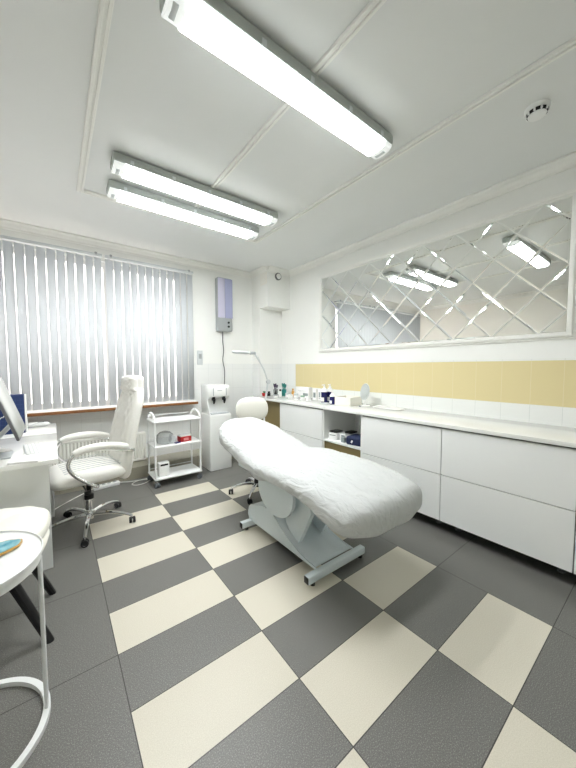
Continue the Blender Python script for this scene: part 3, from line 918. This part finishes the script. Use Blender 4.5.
pillow(bm, (.09, .52, .40), (-.275, 0, .66), 3.2, 24, 16, rot=RY(-.18), fn=lambda c: Vector((c[0]+.9*c[1]*c[1], c[1], c[2]))); obj('backrest', bm, M['shell'], t, angle=80)
for sx, sy_ in ((1, 1), (1, -1), (-1, 1), (-1, -1)):
    bm = new_bm()
    top, bot = Vector((sx*.12, sy_*.12, .38)), Vector((sx*.27+(.025 if sy_ < 0 else -.02), sy_*.195, 0.0))
    rings = []
    for p_, a_ in ((top, .026), (bot, .019)):
        rings.append([bm.verts.new(p_+Vector((a_*math.cos(2*PI*k/10), a_*math.sin(2*PI*k/10), 0))) for k in range(10)])
    for k in range(10): bm.faces.new((rings[0][k], rings[0][(k+1) % 10], rings[1][(k+1) % 10], rings[1][k]))
    bm.faces.new(rings[0]); bm.faces.new(rings[1][::-1])
    obj('leg', bm, M['black'], t)
bm = new_bm(); b2(bm, -.15, .15, -.15, .15, .365, .385, .005); obj('seat_plate', bm, M['black'], t)

# ------------------------------------------------------------------ side table
t = thing('side_table', 'round white side table with ring base in the lower left corner', 'table', (-.305, 1.475, 0))
bm = new_bm(); lathe(bm, [(0, .645), (.238, .645), (.246, .648), (.248, .665), (.244, .667), (.241, .661), (0, .661)], n=72); obj('tabletop', bm, M['metal_white'], t)
bm = new_bm(); lathe(bm, [(.222, .622), (.240, .622), (.240, .6445), (.222, .6445)], n=72); obj('rim_ring', bm, M['metal_white'], t)
ring = [(.236*math.cos(2*PI*k/72), .236*math.sin(2*PI*k/72), .012) for k in range(72)]
bm = new_bm(); tube(bm, ring, 0, closed=True, flat=(.022, .020)); obj('base_ring', bm, M['metal_white'], t, angle=40)
for a in (-4, 116, 236):
    bm = new_bm(); a = math.radians(a); x, y = .236*math.cos(a), .236*math.sin(a)
    tube(bm, [(x, y, .015), (x, y, .63)], .0075, 12) ; 
    bmesh.ops.translate(bm, vec=(0, 0, 0), verts=bm.verts)
    obj('upright', bm, M['metal_white'], t)

# teal agate coaster
t = thing('agate_coaster', 'teal agate slice coaster with gold rim on the round side table', 'coaster', (-.185, 1.525, .6665), .2)
def blob(k, n, a, b): 
    th = 2*PI*k/n; w_ = 1+.05*math.sin(3*th+1)+.03*math.sin(7*th); return a*w_*math.cos(th), b*w_*math.sin(th)
bm = new_bm(); prism(bm, [blob(k, 48, .062, .050) for k in range(48)], 'z', 0, .007); obj('gold_rim', bm, M['gold'], t)
bm = new_bm(); prism(bm, [blob(k, 48, .057, .045) for k in range(48)], 'z', .0071, .0082); obj('agate_face', bm, M['agate'], t)

# ------------------------------------------------------------------ trolley
TX, TY = 1.11, 3.675
t = thing('trolley', 'white three-tier metal trolley on grey castors under the window', 'trolley', (TX, TY, 0))
W2, D2 = .265, .17
for z, nm in ((.085, 'shelf'), (.445, 'shelf'), (.725, 'shelf')):
    bm = new_bm(); b2(bm, -W2-.005, W2+.005, -D2, D2, z, z+.018, .006, 2); obj(nm, bm, M['metal_white'], t)
for s in (-1, 1):
    x = s*(W2-.008)
    pts = [(x, -D2+.02, .09), (x, -D2+.02, .4), (x, -D2+.02, .74)]
    arcp = [(x, -(D2-.02)*math.cos(PI*k/14), .74+.085*math.sin(PI*k/14)) for k in range(15)]
    pts = pts[:2]+arcp+[(x, D2-.02, .4), (x, D2-.02, .09)]
    bm = new_bm(); tube(bm, pts, .011, 10); obj('side_frame', bm, M['metal_white'], t)
for z in (.135, .495, .775):
    bm = new_bm(); tube(bm, [(-W2+.01, D2-.02, z), (W2-.01, D2-.02, z)], .004, 8); obj('back_rail', bm, M['metal_white'], t)
for sx in (-1, 1):
    for sy_ in (-1, 1):
        c = castor(t, sx*(W2-.02), sy_*(D2-.02), .4*sx+sy_, .029, M['castor_grey'])
# on the trolley
t = thing('clear_canister', 'round transparent canister lying among items on the middle trolley shelf', 'canister', (TX-.12, TY-.03, .4635))
t.scale = (1.12, 1.12, 1.12)
bm = new_bm(); lathe(bm, [(.055, 0), (.078, .01), (.088, .05), (.08, .09), (.05, .118), (.02, .128), (0, .128)], n=28); obj('bowl', bm, M['clear'], t)
bm = new_bm(); lathe(bm, [(.03, .0), (.05, .002), (.05, .07), (.0, .075)], n=20); obj('contents', bm, M['paper'], t)
bm = new_bm(); lathe(bm, [(.035, -.03), (.038, -.03), (.038, .02), (.035, .02)], c=(.055, -.05, .045), n=24, rot=RX(PI/2)); obj('spout_ring', bm, M['lgrey'], t)
t = thing('red_carton', 'small red carton with white lid on the middle trolley shelf', 'box', (TX+.10, TY-.05, .463), .1)
bm = new_bm(); b2(bm, -.065, .065, -.05, .05, 0, .062, .001); obj('carton', bm, M['red'], t)
bm = new_bm(); b2(bm, -.066, .066, -.051, .051, .062, .078, .002); obj('lid', bm, M['paper'], t)
bm = new_bm(); b2(bm, -.03, .03, -.0512, -.0502, .015, .045); obj('label_panel', bm, mat('pale_red', rgb(225, 140, 140), .5), t, smooth=False)
bm = new_bm(); box(bm, (0, 0, .006), (.07, .035, .012), RZ(.4), .003); box(bm, (.045, .02, .005), (.05, .02, .010), RZ(-.3), .003)
tag(obj('clip', bm, M['navy_dk'], loc=(TX-.0, TY-.11, .463)), 'dark blue clip between the clear canister and red carton on the trolley', 'clip')
t = thing('paper_cup_holder', 'small white upright container with dark slot on the lowest trolley shelf', 'container', (TX-.16, TY-.09, .103), .05)
bm = new_bm(); b2(bm, -.06, .06, -.035, .035, 0, .165, .012, 3); obj('container', bm, M['white'], t)
bm = new_bm(); b2(bm, -.042, .042, -.0365, -.0352, .125, .145, .0005); obj('slot', bm, M['black'], t)

# ------------------------------------------------------------------ water cooler
t = thing('water_cooler', 'white floor-standing water cooler with two black taps beside the window', 'water cooler', (1.70, 3.81, 0))
hw = .152
bm = new_bm()
prism(bm, [(-.155, 0), (-.155, .715), (-.135, .735), (.15, .735), (.15, 0)], 'x', -hw, hw)
bmesh.ops.bevel(bm, geom=[e for e in bm.edges], offset=.012, segments=3, affect='EDGES', profile=.5)
obj('lower_body', bm, M['white'], t)
bm = new_bm()
prism(bm, [(-.06, .73), (-.06, .93), (-.12, .96), (-.125, 1.09), (-.10, 1.11), (.15, 1.11), (.15, .73)], 'x', -hw+.01, hw-.006)
bmesh.ops.bevel(bm, geom=[e for e in bm.edges], offset=.008, segments=2, affect='EDGES', profile=.5)
obj('upper_body', bm, M['white'], t)
bm = new_bm(); b2(bm, -.125, .12, -.137, -.124, .965, 1.085, .005); dp = obj('display_panel', bm, M['white'], t)
bm = new_bm(); b2(bm, -.095, -.085, -.139, -.1365, .975, 1.075); b2(bm, .085, .095, -.139, -.1365, .975, 1.075); obj('panel_strip', bm, M['grey'], dp, smooth=False)
bm = new_bm(); b2(bm, -.035, .03, -.139, -.1365, 1.037, 1.045); obj('name_plate', bm, M['grey'], dp, smooth=False)
for x in (-.075, .07):
    bm = new_bm(); box(bm, (x, -.10, .935), (.032, .05, .05), None, .006); lathe(bm, [(.009, -.035), (.014, 0), (.014, .03)], c=(x, -.118, .905), n=12); box(bm, (x, -.128, .912), (.03, .012, .045), RX(.3), .004)
    obj('tap', bm, M['black'], t)
bm = new_bm(); b2(bm, -.12, .12, -.145, -.06, .736, .75, .003)
for k in range(8): b2(bm, -.105+.026*k, -.1+.026*k, -.138, -.07, .75, .752)
obj('drip_tray', bm, M['lgrey'], t)
bm = new_bm(); prism(bm, [(-.15, .735), (-.065, .93), (-.065, .735)], 'x', -hw+.002, -hw+.012); obj('side_fin', bm, M['white'], t, smooth=False)
bm = new_bm(); b2(bm, -.14, .14, -.14, .13, -.0, .012); obj('base', bm, M['dark'], t, smooth=False)

# lavender recirculator on wall, with its cable
t = thing('air_purifier', 'tall slim lavender and grey wall-mounted unit right of the blinds', 'air purifier', (2.075, YW, 1.885))
bm = new_bm(); b2(bm, -.125, .125, -.10, 0, 0, .80, .03, 4); obj('housing', bm, M['grey'], t)
bm = new_bm(); b2(bm, -.118, -.01, -.107, -.095, .20, .785, .008, 2); obj('left_panel', bm, M['lav2'], t)
bm = new_bm(); b2(bm, -.005, .118, -.107, -.095, .20, .785, .008, 2); obj('right_panel', bm, M['lav'], t)
for z in (.075, .135):
    bm = new_bm(); lathe(bm, [(.016, 0), (.016, .01), (0, .012)], c=(.05, -.10, z), n=16, rot=RX(PI/2)); obj('knob', bm, M['black'], t)
pts = smooth_path([(2.06, YW-.03, 1.905), (2.062, YW-.022, 1.75), (2.075, YW-.02, 1.6), (2.06, YW-.022, 1.45), (2.085, YW-.022, 1.3), (2.08, YW-.022, 1.1), (2.06, YW-.022, .8)], 8)
bm = new_bm(); tube(bm, pts, .007, 8); tag(obj('power_cable', bm, M['cable']), 'grey cable hanging down the wall from the lavender unit', 'cable')
t = thing('wall_controller', 'small pale grey wall controller between blinds and lavender unit', 'controller', (1.70, YW, 1.38))
bm = new_bm(); b2(bm, -.04, .04, -.022, 0, 0, .21, .006); obj('case', bm, M['lgrey'], t)
bm = new_bm(); b2(bm, -.022, .022, -.024, -.0215, .09, .16); obj('display', bm, M['grey'], t, smooth=False)

# ------------------------------------------------------------------ magnifier lamp on stand
t = thing('magnifier_lamp', 'white swing-arm magnifying lamp standing behind the couch by the worktop', 'lamp', (2.27, 3.50, 0))
for k in range(5):
    a = .3+2*PI*k/5; c, s = math.cos(a), math.sin(a)
    bm = new_bm(); tube(bm, [(0, 0, .075), (.15*c, .15*s, .055)], [.014, .010], 8); obj('base_arm', bm, M['metal_white'], t)
    castor(t, .15*c, .15*s, a+1, .020)
bm = new_bm(); lathe(bm, [(.03, .055), (.03, .095), (.013, .13), (.013, .72), (0, .72)], n=16); obj('pole', bm, M['metal_white'], t)
jx, jy, jz = .065, 0, 1.145   # elbow
bm = new_bm(); tube(bm, [(0, 0, .70), (.005, 0, .80), (jx, jy, jz)], [.012, .013, .011], 10); obj('lower_arm', bm, M['lgrey'], t)
bm = new_bm(); lathe(bm, [(.028, -.018), (.032, -.012), (.032, .012), (.028, .018)], c=(jx, jy-.01, jz), n=20, rot=RX(PI/2)); obj('elbow_joint', bm, M['lgrey'], t)
hx, hz = -.155, 1.53
bm = new_bm(); tube(bm, [(jx, jy, jz), (jx-.06, jy, jz+.16), (hx+.03, jy, hz-.03), (hx, jy, hz)], .009, 10); tube(bm, [(jx-.02, jy-.02, jz+.02), (hx+.05, jy-.02, hz-.04)], .004, 6); obj('upper_arm', bm, M['lgrey'], t)
bm = new_bm(); b2(bm, hx-.06, hx+.02, jy-.018, jy+.018, hz-.018, hz+.018, .006); obj('head_joint', bm, M['grey'], t)
bm = new_bm()
vs = lathe(bm, [(.07, -.012), (.105, -.014), (.118, -.004), (.118, .006), (.105, .016), (.07, .014)], n=40)
vs += tube(bm, [(.105, 0, 0), (.16, 0, 0)], .012, 8)
bmesh.ops.rotate(bm, cent=(0, 0, 0), matrix=RY(.05), verts=vs); bmesh.ops.translate(bm, vec=(hx-.19, jy, hz+.004), verts=vs)
obj('lamp_head', bm, M['lgrey'], t)

# ------------------------------------------------------------------ round stool with backrest
t = thing('stool', 'white round stool with chrome five-star base and padded backrest behind the couch', 'stool', (1.68, 2.74, 0), math.radians(70))
star_base(t, .275, .10, .058, math.radians(81.5))
bm = new_bm(); lathe(bm, [(.03, .07), (.03, .14), (.024, .15), (.024, .25), (.014, .26), (.014, .37), (0, .37)], n=16); obj('gas_column', bm, M['black'], t)
bm = new_bm(); lathe(bm, [(0, .37), (.15, .37), (.165, .385), (.165, .43), (.15, .448), (0, .452)], n=36); obj('seat', bm, M['leather'], t)
bm = new_bm(); tube(bm, smooth_path([(.05, 0, .37), (.20, 0, .365), (.265, 0, .42), (.28, 0, .60), (.275, 0, .80)], 6), .012, 10, flat=(.03, .008)); obj('back_bar', bm, M['chrome'], t)
bm = new_bm(); pillow(bm, (.075, .37, .27), (.265, .0, .868), 2.6, 24, 18, fn=lambda c: Vector((c[0]-.8*c[1]*c[1], c[1], c[2]))); obj('backrest', bm, M['shell'], t, angle=80)

# ------------------------------------------------------------------ floor: power strip & cables
t = thing('power_strip', 'white power strip on the floor under the radiator behind the office chair', 'power strip', (.42, 3.90, 0), .12)
bm = new_bm(); b2(bm, -.13, .13, -.032, .032, .0, .042, .008); obj('body', bm, M['white'], t)
for k in range(4):
    bm = new_bm(); lathe(bm, [(.019, .0421), (.019, .0435), (0, .0435)], c=(-.085+.055*k, 0, 0), n=16); obj('socket', bm, M['grey'], t)
pts = smooth_path([(.29, 3.885, .02), (.20, 3.83, .008), (.05, 3.68, .006), (-.05, 3.56, .006), (-.12, 3.45, .006)], 8)
bm = new_bm(); tube(bm, pts, .005, 6); tag(obj('floor_cable', bm, M['cable_w']), 'white cable on the floor running from power strip under the desk', 'cable')
pts = smooth_path([(.55, 3.92, .02), (.66, 3.90, .008), (.78, 3.88, .006), (.86, 3.84, .006), (.80, 3.76, .006), (.70, 3.74, .006), (.66, 3.80, .008), (.74, 3.86, .014), (.90, 3.90, .006), (1.05, 3.94, .006)], 8)
bm = new_bm(); tube(bm, pts, .005, 6); tag(obj('floor_cable', bm, M['cable_w']), 'white looped cable on the floor between power strip and trolley', 'cable')

# ------------------------------------------------------------------ items on the worktop
WZ = .8932
def bottle(name, label, x, y, r_, h, body, cap, capname='cap', cr=None, ch=.03, z=WZ, group=None, cat='bottle', extra=None):
    t = thing(name, label, cat, (x, y, z), 0, group)
    bm = new_bm(); lathe(bm, [(0, 0), (r_*.92, 0), (r_, .006), (r_, h*.80), (r_*.85, h*.90), (r_*.45, h*.95), (r_*.42, h), (0, h)], n=20); obj('body', bm, body, t)
    bm = new_bm(); c_ = cr or r_*.5; lathe(bm, [(c_, h), (c_, h+ch*.9), (c_*.85, h+ch), (0, h+ch)], n=16); obj(capname, bm, cap, t)
    return t
def jar(label, x, y, r_, h, body, lid, group=None, z=WZ):
    t = thing('cosmetic_jar', label, 'jar', (x, y, z), 0, group)
    bm = new_bm(); lathe(bm, [(0, 0), (r_*.94, 0), (r_, .004), (r_, h*.66), (0, h*.66)], n=20); obj('body', bm, body, t)
    bm = new_bm(); lathe(bm, [(r_*1.03, h*.66), (r_*1.03, h*.97), (r_*.97, h), (0, h)], n=20); obj('lid', bm, lid, t)
    return t
# red pot with greenery
t = thing('red_pot', 'tiny red pot with green sprig at the far corner of the worktop', 'pot', (2.58, 3.97, WZ))
bm = new_bm(); lathe(bm, [(0, 0), (.03, 0), (.038, .05), (.034, .05), (0, .045)], n=18); obj('pot', bm, M['red'], t)
bm = new_bm()
for k in range(14):
    a = k*2.4; q = .006+.002*k
    tube(bm, [(.3*q*math.cos(a), .3*q*math.sin(a), .045), (q*math.cos(a), q*math.sin(a), .075+.002*(k % 5))], [.004, .002], 5)
obj('sprig', bm, M['green'], t)
bottle('spray_bottle', 'small black bottle next to the tiny red pot on the worktop', 2.66, 3.96, .026, .05, M['black'], M['black'], cr=.02, ch=.022)
# brush cup
def cup(label, x, y, body, tools, tall, n=7):
    t = thing('brush_cup', label, 'cup', (x, y, WZ))
    bm = new_bm(); lathe(bm, [(0, 0), (.036, 0), (.040, .10), (.037, .10), (.034, .006), (0, .006)], n=22); obj('cup', bm, body, t)
    bm2 = new_bm()
    for k in range(n):
        a = 2.4*k; q = .006+.0035*k; h = tall-.01*(k % 3)
        tube(bm2, [(.4*q*math.cos(a), .4*q*math.sin(a), .008), (1.1*q*math.cos(a), 1.1*q*math.sin(a), h*.75)], .003, 5)
        tube(bm2, [(1.1*q*math.cos(a), 1.1*q*math.sin(a), h*.72), (1.25*q*math.cos(a), 1.25*q*math.sin(a), h*.9), (1.35*q*math.cos(a), 1.35*q*math.sin(a), h)], [.006, .011, .006], 7)
    obj('brushes', bm2, tools, t); return t
cup('clear cup of dark makeup brushes near the far end of the worktop', 2.80, 3.975, M['clear'], M['purple'], .19)
cup('cup of teal brushes between dark brushes and white jars', 2.86, 3.83, M['teal'], M['teal'], .20, 9)
bottle('pump_bottle', 'small black and white bottle in front of the teal brushes', 2.72, 3.74, .022, .085, M['paper'], M['black'], cr=.014, ch=.03)
bottle('black_bottle', 'short black bottle left of the black and white bottle', 2.70, 3.83, .02, .07, M['black'], M['black'], cr=.010, ch=.025)
jar('small white jar in front of the teal brushes', 2.60, 3.69, .03, .04, M['paper'], M['grey'])
jar('white jar with grey lid right of the teal brushes', 2.76, 3.60, .036, .065, M['paper'], M['lgrey'])
bottle('amber_bottle', 'small amber yellow bottle behind the jars at the yellow tiles', 2.92, 3.68, .022, .09, M['orange'], M['orange'], cr=.014, ch=.03)
# white cartons
def carton(label, x, y, sx, sy_, sz, rz=0, m=None, z=WZ, group=None, strips=()):
    t = thing('white_carton', label, 'box', (x, y, z), rz, group)
    bm = new_bm(); b2(bm, -sx/2, sx/2, -sy_/2, sy_/2, 0, sz, .0015); obj('carton', bm, m or M['paper'], t)
    for (a0, a1, z0, z1, mm) in strips:
        bm = new_bm(); b2(bm, -sx/2-.0008, -sx/2+.0005, a0, a1, z0, z1); obj('print', bm, mm, t, smooth=False)
    return t
gp = mat('pale_grey_print', rgb(140, 150, 150), .6)
carton('largest white carton standing against the yellow tiles', 2.93, 3.43, .07, .28, .155, 0, strips=((-.10, .10, .10, .103, gp), (-.10, .06, .085, .087, gp), (-.13, -.02, .03, .07, gp)))
carton('narrow white carton left of the navy pump bottles', 2.86, 3.10, .05, .07, .145, .1, strips=((-.02, .02, .03, .10, gp),))
carton('slim white carton just beside the navy pump bottles', 2.86, 2.99, .05, .06, .142, -.1, strips=((-.018, .018, .04, .11, gp), (-.018, .018, .02, .03, gp)))
jar('tallest white cosmetic jar in the row before the large carton', 2.72, 3.36, .032, .075, M['paper'], M['lgrey'], 'cosmetic jars before the white carton')
jar('white cosmetic jar with green lid in the row before the large carton', 2.70, 3.19, .03, .06, M['paper'], mat('pale_green_lid', rgb(150, 180, 160), .4), 'cosmetic jars before the white carton')
jar('leftmost low white jar in the row before the large carton', 2.70, 3.46, .034, .055, M['paper'], M['white'], 'cosmetic jars before the white carton')
jar('low wide white jar nearest the narrow carton', 2.70, 3.06, .032, .05, M['paper'], M['paper'], 'cosmetic jars before the white carton')
jar('second low white jar from the green-lidded jar', 2.66, 3.28, .026, .045, M['paper'], M['white'], 'cosmetic jars before the white carton')
# navy pump bottles
def pump(label, x, y, r_, h, rz=0, white_top=.35):
    t = thing('pump_bottle', label, 'bottle', (x, y, WZ), rz, 'navy pump bottles')
    z1 = h*(1-white_top)
    bm = new_bm(); lathe(bm, [(0, 0), (r_*.94, 0), (r_, .006), (r_, z1), (0, z1)], n=28); b_ = obj('body', bm, M['navy_dk'], t)
    bm = new_bm(); lathe(bm, [(r_, z1), (r_*.96, z1+h*.06), (r_*.6, h*.86), (r_*.35, h*.9), (r_*.35, h*.94), (0, h*.94)], n=28); obj('shoulder', bm, M['paper'], t)
    bm = new_bm(); tube(bm, [(0, 0, h*.93), (0, 0, h*1.06)], .006, 8); box(bm, (-.012, 0, h*1.07), (.05, .016, .012), None, .004); lathe(bm, [(.015, h*.93), (.015, h*.98), (.008, h*.99)], n=14); obj('pump', bm, M['paper'], t)
    # wrapped label
    bm = new_bm(); n = 12; A = []
    for k in range(n+1):
        a = PI+(-.75+1.5*k/n); A.append((bm.verts.new(((r_+.0008)*math.cos(a), (r_+.0008)*math.sin(a), z1*.12)), bm.verts.new(((r_+.0008)*math.cos(a), (r_+.0008)*math.sin(a), z1*.5))))
    for a, b in zip(A, A[1:]): bm.faces.new((a[0], b[0], b[1], a[1]))
    obj('label_sticker', bm, M['paper'], b_)
    return t
pump('tall white-topped navy pump bottle, the left one of the two tall bottles', 2.70, 2.765, .04, .21)
pump('tall white-topped navy pump bottle, the right one of the two tall bottles', 2.80, 2.765, .042, .21, .2)
pump('shorter navy pump bottle next to the cream basket', 2.66, 2.585, .033, .145, -.2)
t = thing('saucer', 'small white saucer in front of the navy pump bottles', 'dish', (2.60, 2.66, WZ))
bm = new_bm(); lathe(bm, [(0, .002), (.03, 0), (.058, .012), (.056, .014), (.03, .005), (0, .004)], n=30); obj('dish', bm, M['lgrey'], t)
# basket
t = thing('storage_basket', 'cream rectangular basket of tissues on the worktop beside the round mirror', 'basket', (2.76, 2.42, WZ), .05)
t.scale = (.9, .9, 1.1)
bm = new_bm()
b2(bm, -.12, .12, -.13, .13, 0, .006); b2(bm, -.12, -.112, -.13, .13, 0, .085, .003); b2(bm, .112, .12, -.13, .13, 0, .085, .003)
b2(bm, -.12, .12, -.13, -.122, 0, .085, .003); b2(bm, -.12, .12, .122, .13, 0, .085, .003)
obj('basket_wall', bm, M['cream'], t)
bm = new_bm(); ring_ = [(-.118, -.128, .087), (.118, -.128, .087), (.118, .128, .087), (-.118, .128, .087)]
tube(bm, ring_, .005, 8, closed=True); obj('rim', bm, M['cream'], t)
bm = new_bm(); b2(bm, -.10, .10, -.112, .0, .01, .078, .008); b2(bm, -.10, .10, .005, .112, .01, .07, .008); obj('tissues', bm, M['paper'], t)
# round table mirror
t = thing('table_mirror', 'small round white table mirror on the worktop against the yellow tiles', 'mirror', (2.84, 2.24, WZ), -.30)
bm = new_bm(); lathe(bm, [(0, 0), (.055, 0), (.058, .006), (.02, .012), (.01, .014)], n=28); tube(bm, [(0, 0, .01), (0, 0, .07)], [.012, .009], 10); obj('stand', bm, M['white'], t)
bm = new_bm(); vs = lathe(bm, [(.0, -.008), (.080, -.008), (.085, 0), (.080, .008), (.073, .005), (0, .005)], n=44, rot=RY(-PI/2)@RZ(0))
bmesh.ops.scale(bm, vec=(1, 1, 1.15), verts=vs); bmesh.ops.rotate(bm, cent=(0, 0, 0), matrix=RY(.15), verts=vs); bmesh.ops.translate(bm, vec=(0, 0, .165), verts=vs); obj('rim', bm, M['lgrey'], t)
bm = new_bm(); vs = lathe(bm, [(0, .0062), (.071, .0062), (.071, .0072), (0, .0072)], n=44, rot=RY(-PI/2))
bmesh.ops.scale(bm, vec=(1, 1, 1.15), verts=vs); bmesh.ops.rotate(bm, cent=(0, 0, 0), matrix=RY(.15), verts=vs); bmesh.ops.translate(bm, vec=(0, 0, .165), verts=vs); obj('mirror_glass', bm, mat('matt_mirror', (.62, .66, .66), .3, .5), t)
bm = new_bm(); box(bm, (-.03, 0, .02), (.012, .012, .012), None, .003)
tag(obj('blue_cap', bm, M['navy_dk'], loc=(2.76, 2.22, WZ-.0135)), 'tiny blue cap lying at the foot of the round table mirror', 'cap')
# folded cloth
bm = new_bm()
pillow(bm, (.16, .34, .018), (0, 0, .009), 5, 22, 8); vs = pillow(bm, (.12, .22, .014), (.0, .03, .021), 5, 22, 8)
tag(obj('folded_napkin', bm, M['paper'], angle=80, loc=(2.84, 1.93, WZ)), 'flat folded white cloth on the worktop right of the round mirror', 'cloth')

# ------------------------------------------------------------------ items in the open niche
NZ = .5165
carton('white package at the left in the open niche', 2.56, 2.42, .16, .11, .075, .2, z=NZ, strips=((-.04, .04, .05, .06, gp),))
carton('white package behind the navy pouch in the open niche', 2.62, 2.28, .20, .10, .08, -.1, z=NZ, strips=((-.04, .02, .04, .07, gp),))
bm = new_bm(); pillow(bm, (.15, .12, .02), (0, 0, .01), 4, 20, 8)
tag(obj('black_case', bm, M['black'], angle=80, loc=(2.57, 2.43, NZ+.076)), 'flat black case on the left white package in the niche', 'case')
bm = new_bm(); pillow(bm, (.15, .10, .022), (0, 0, .011), 4, 20, 8)
tag(obj('black_glove_pack', bm, M['black'], angle=80, loc=(2.64, 2.27, NZ+.081)), 'black flat pack on the rear white package in the niche', 'pack')
t = thing('navy_pouch', 'navy blue pouch with white mark at the right in the open niche', 'pouch', (2.56, 2.09, NZ), .15)
bm = new_bm(); box(bm, (0, 0, .045), (.19, .21, .09), None, .018, 3); obj('pouch', bm, mat('dark_navy_fabric', rgb(28, 40, 74), .7, bump=.3), t, angle=60)
bm = new_bm(); box(bm, (-.0955, .03, .04), (.002, .018, .03), RX(.5)); obj('white_mark', bm, M['paper'], t, smooth=False)
bm = new_bm(); b2(bm, -.02, .02, -.025, .025, 0, .055, .002)
tag(obj('grey_vial_box', bm, gp, loc=(2.50, 2.25, NZ)), 'small grey box between white package and navy pouch in the niche', 'box')

# ------------------------------------------------------------------ light
wld = bpy.data.worlds.new('world'); scn.world = wld; wld.use_nodes = True
nt = wld.node_tree; bg = nt.nodes['Background']
bg.inputs[0].default_value = (1, .93, .88, 1); bg.inputs[1].default_value = 1.5
ar = bpy.data.lights.new('window_daylight', 'AREA'); ar.shape = 'RECTANGLE'; ar.size = WX1-WX0; ar.size_y = WZ1-WZ0; ar.cycles.is_portal = True
ao = bpy.data.objects.new('window_daylight', ar); COL.objects.link(ao); ao.location = ((WX0+WX1)/2, YW+.17, (WZ0+WZ1)/2); ao.rotation_euler = (-PI/2, 0, 0)

vs_ = scn.view_settings
scn.display_settings.display_device = 'sRGB'
vs_.view_transform = 'Standard'; vs_.look = 'None'; vs_.gamma = 1; vs_.use_curve_mapping = False
vs_.exposure = 1.24
cyc = scn.cycles
cyc.max_bounces = 14; cyc.diffuse_bounces = 8; cyc.glossy_bounces = 6; cyc.transmission_bounces = 8
cyc.use_denoising = True; cyc.sample_clamp_indirect = 8
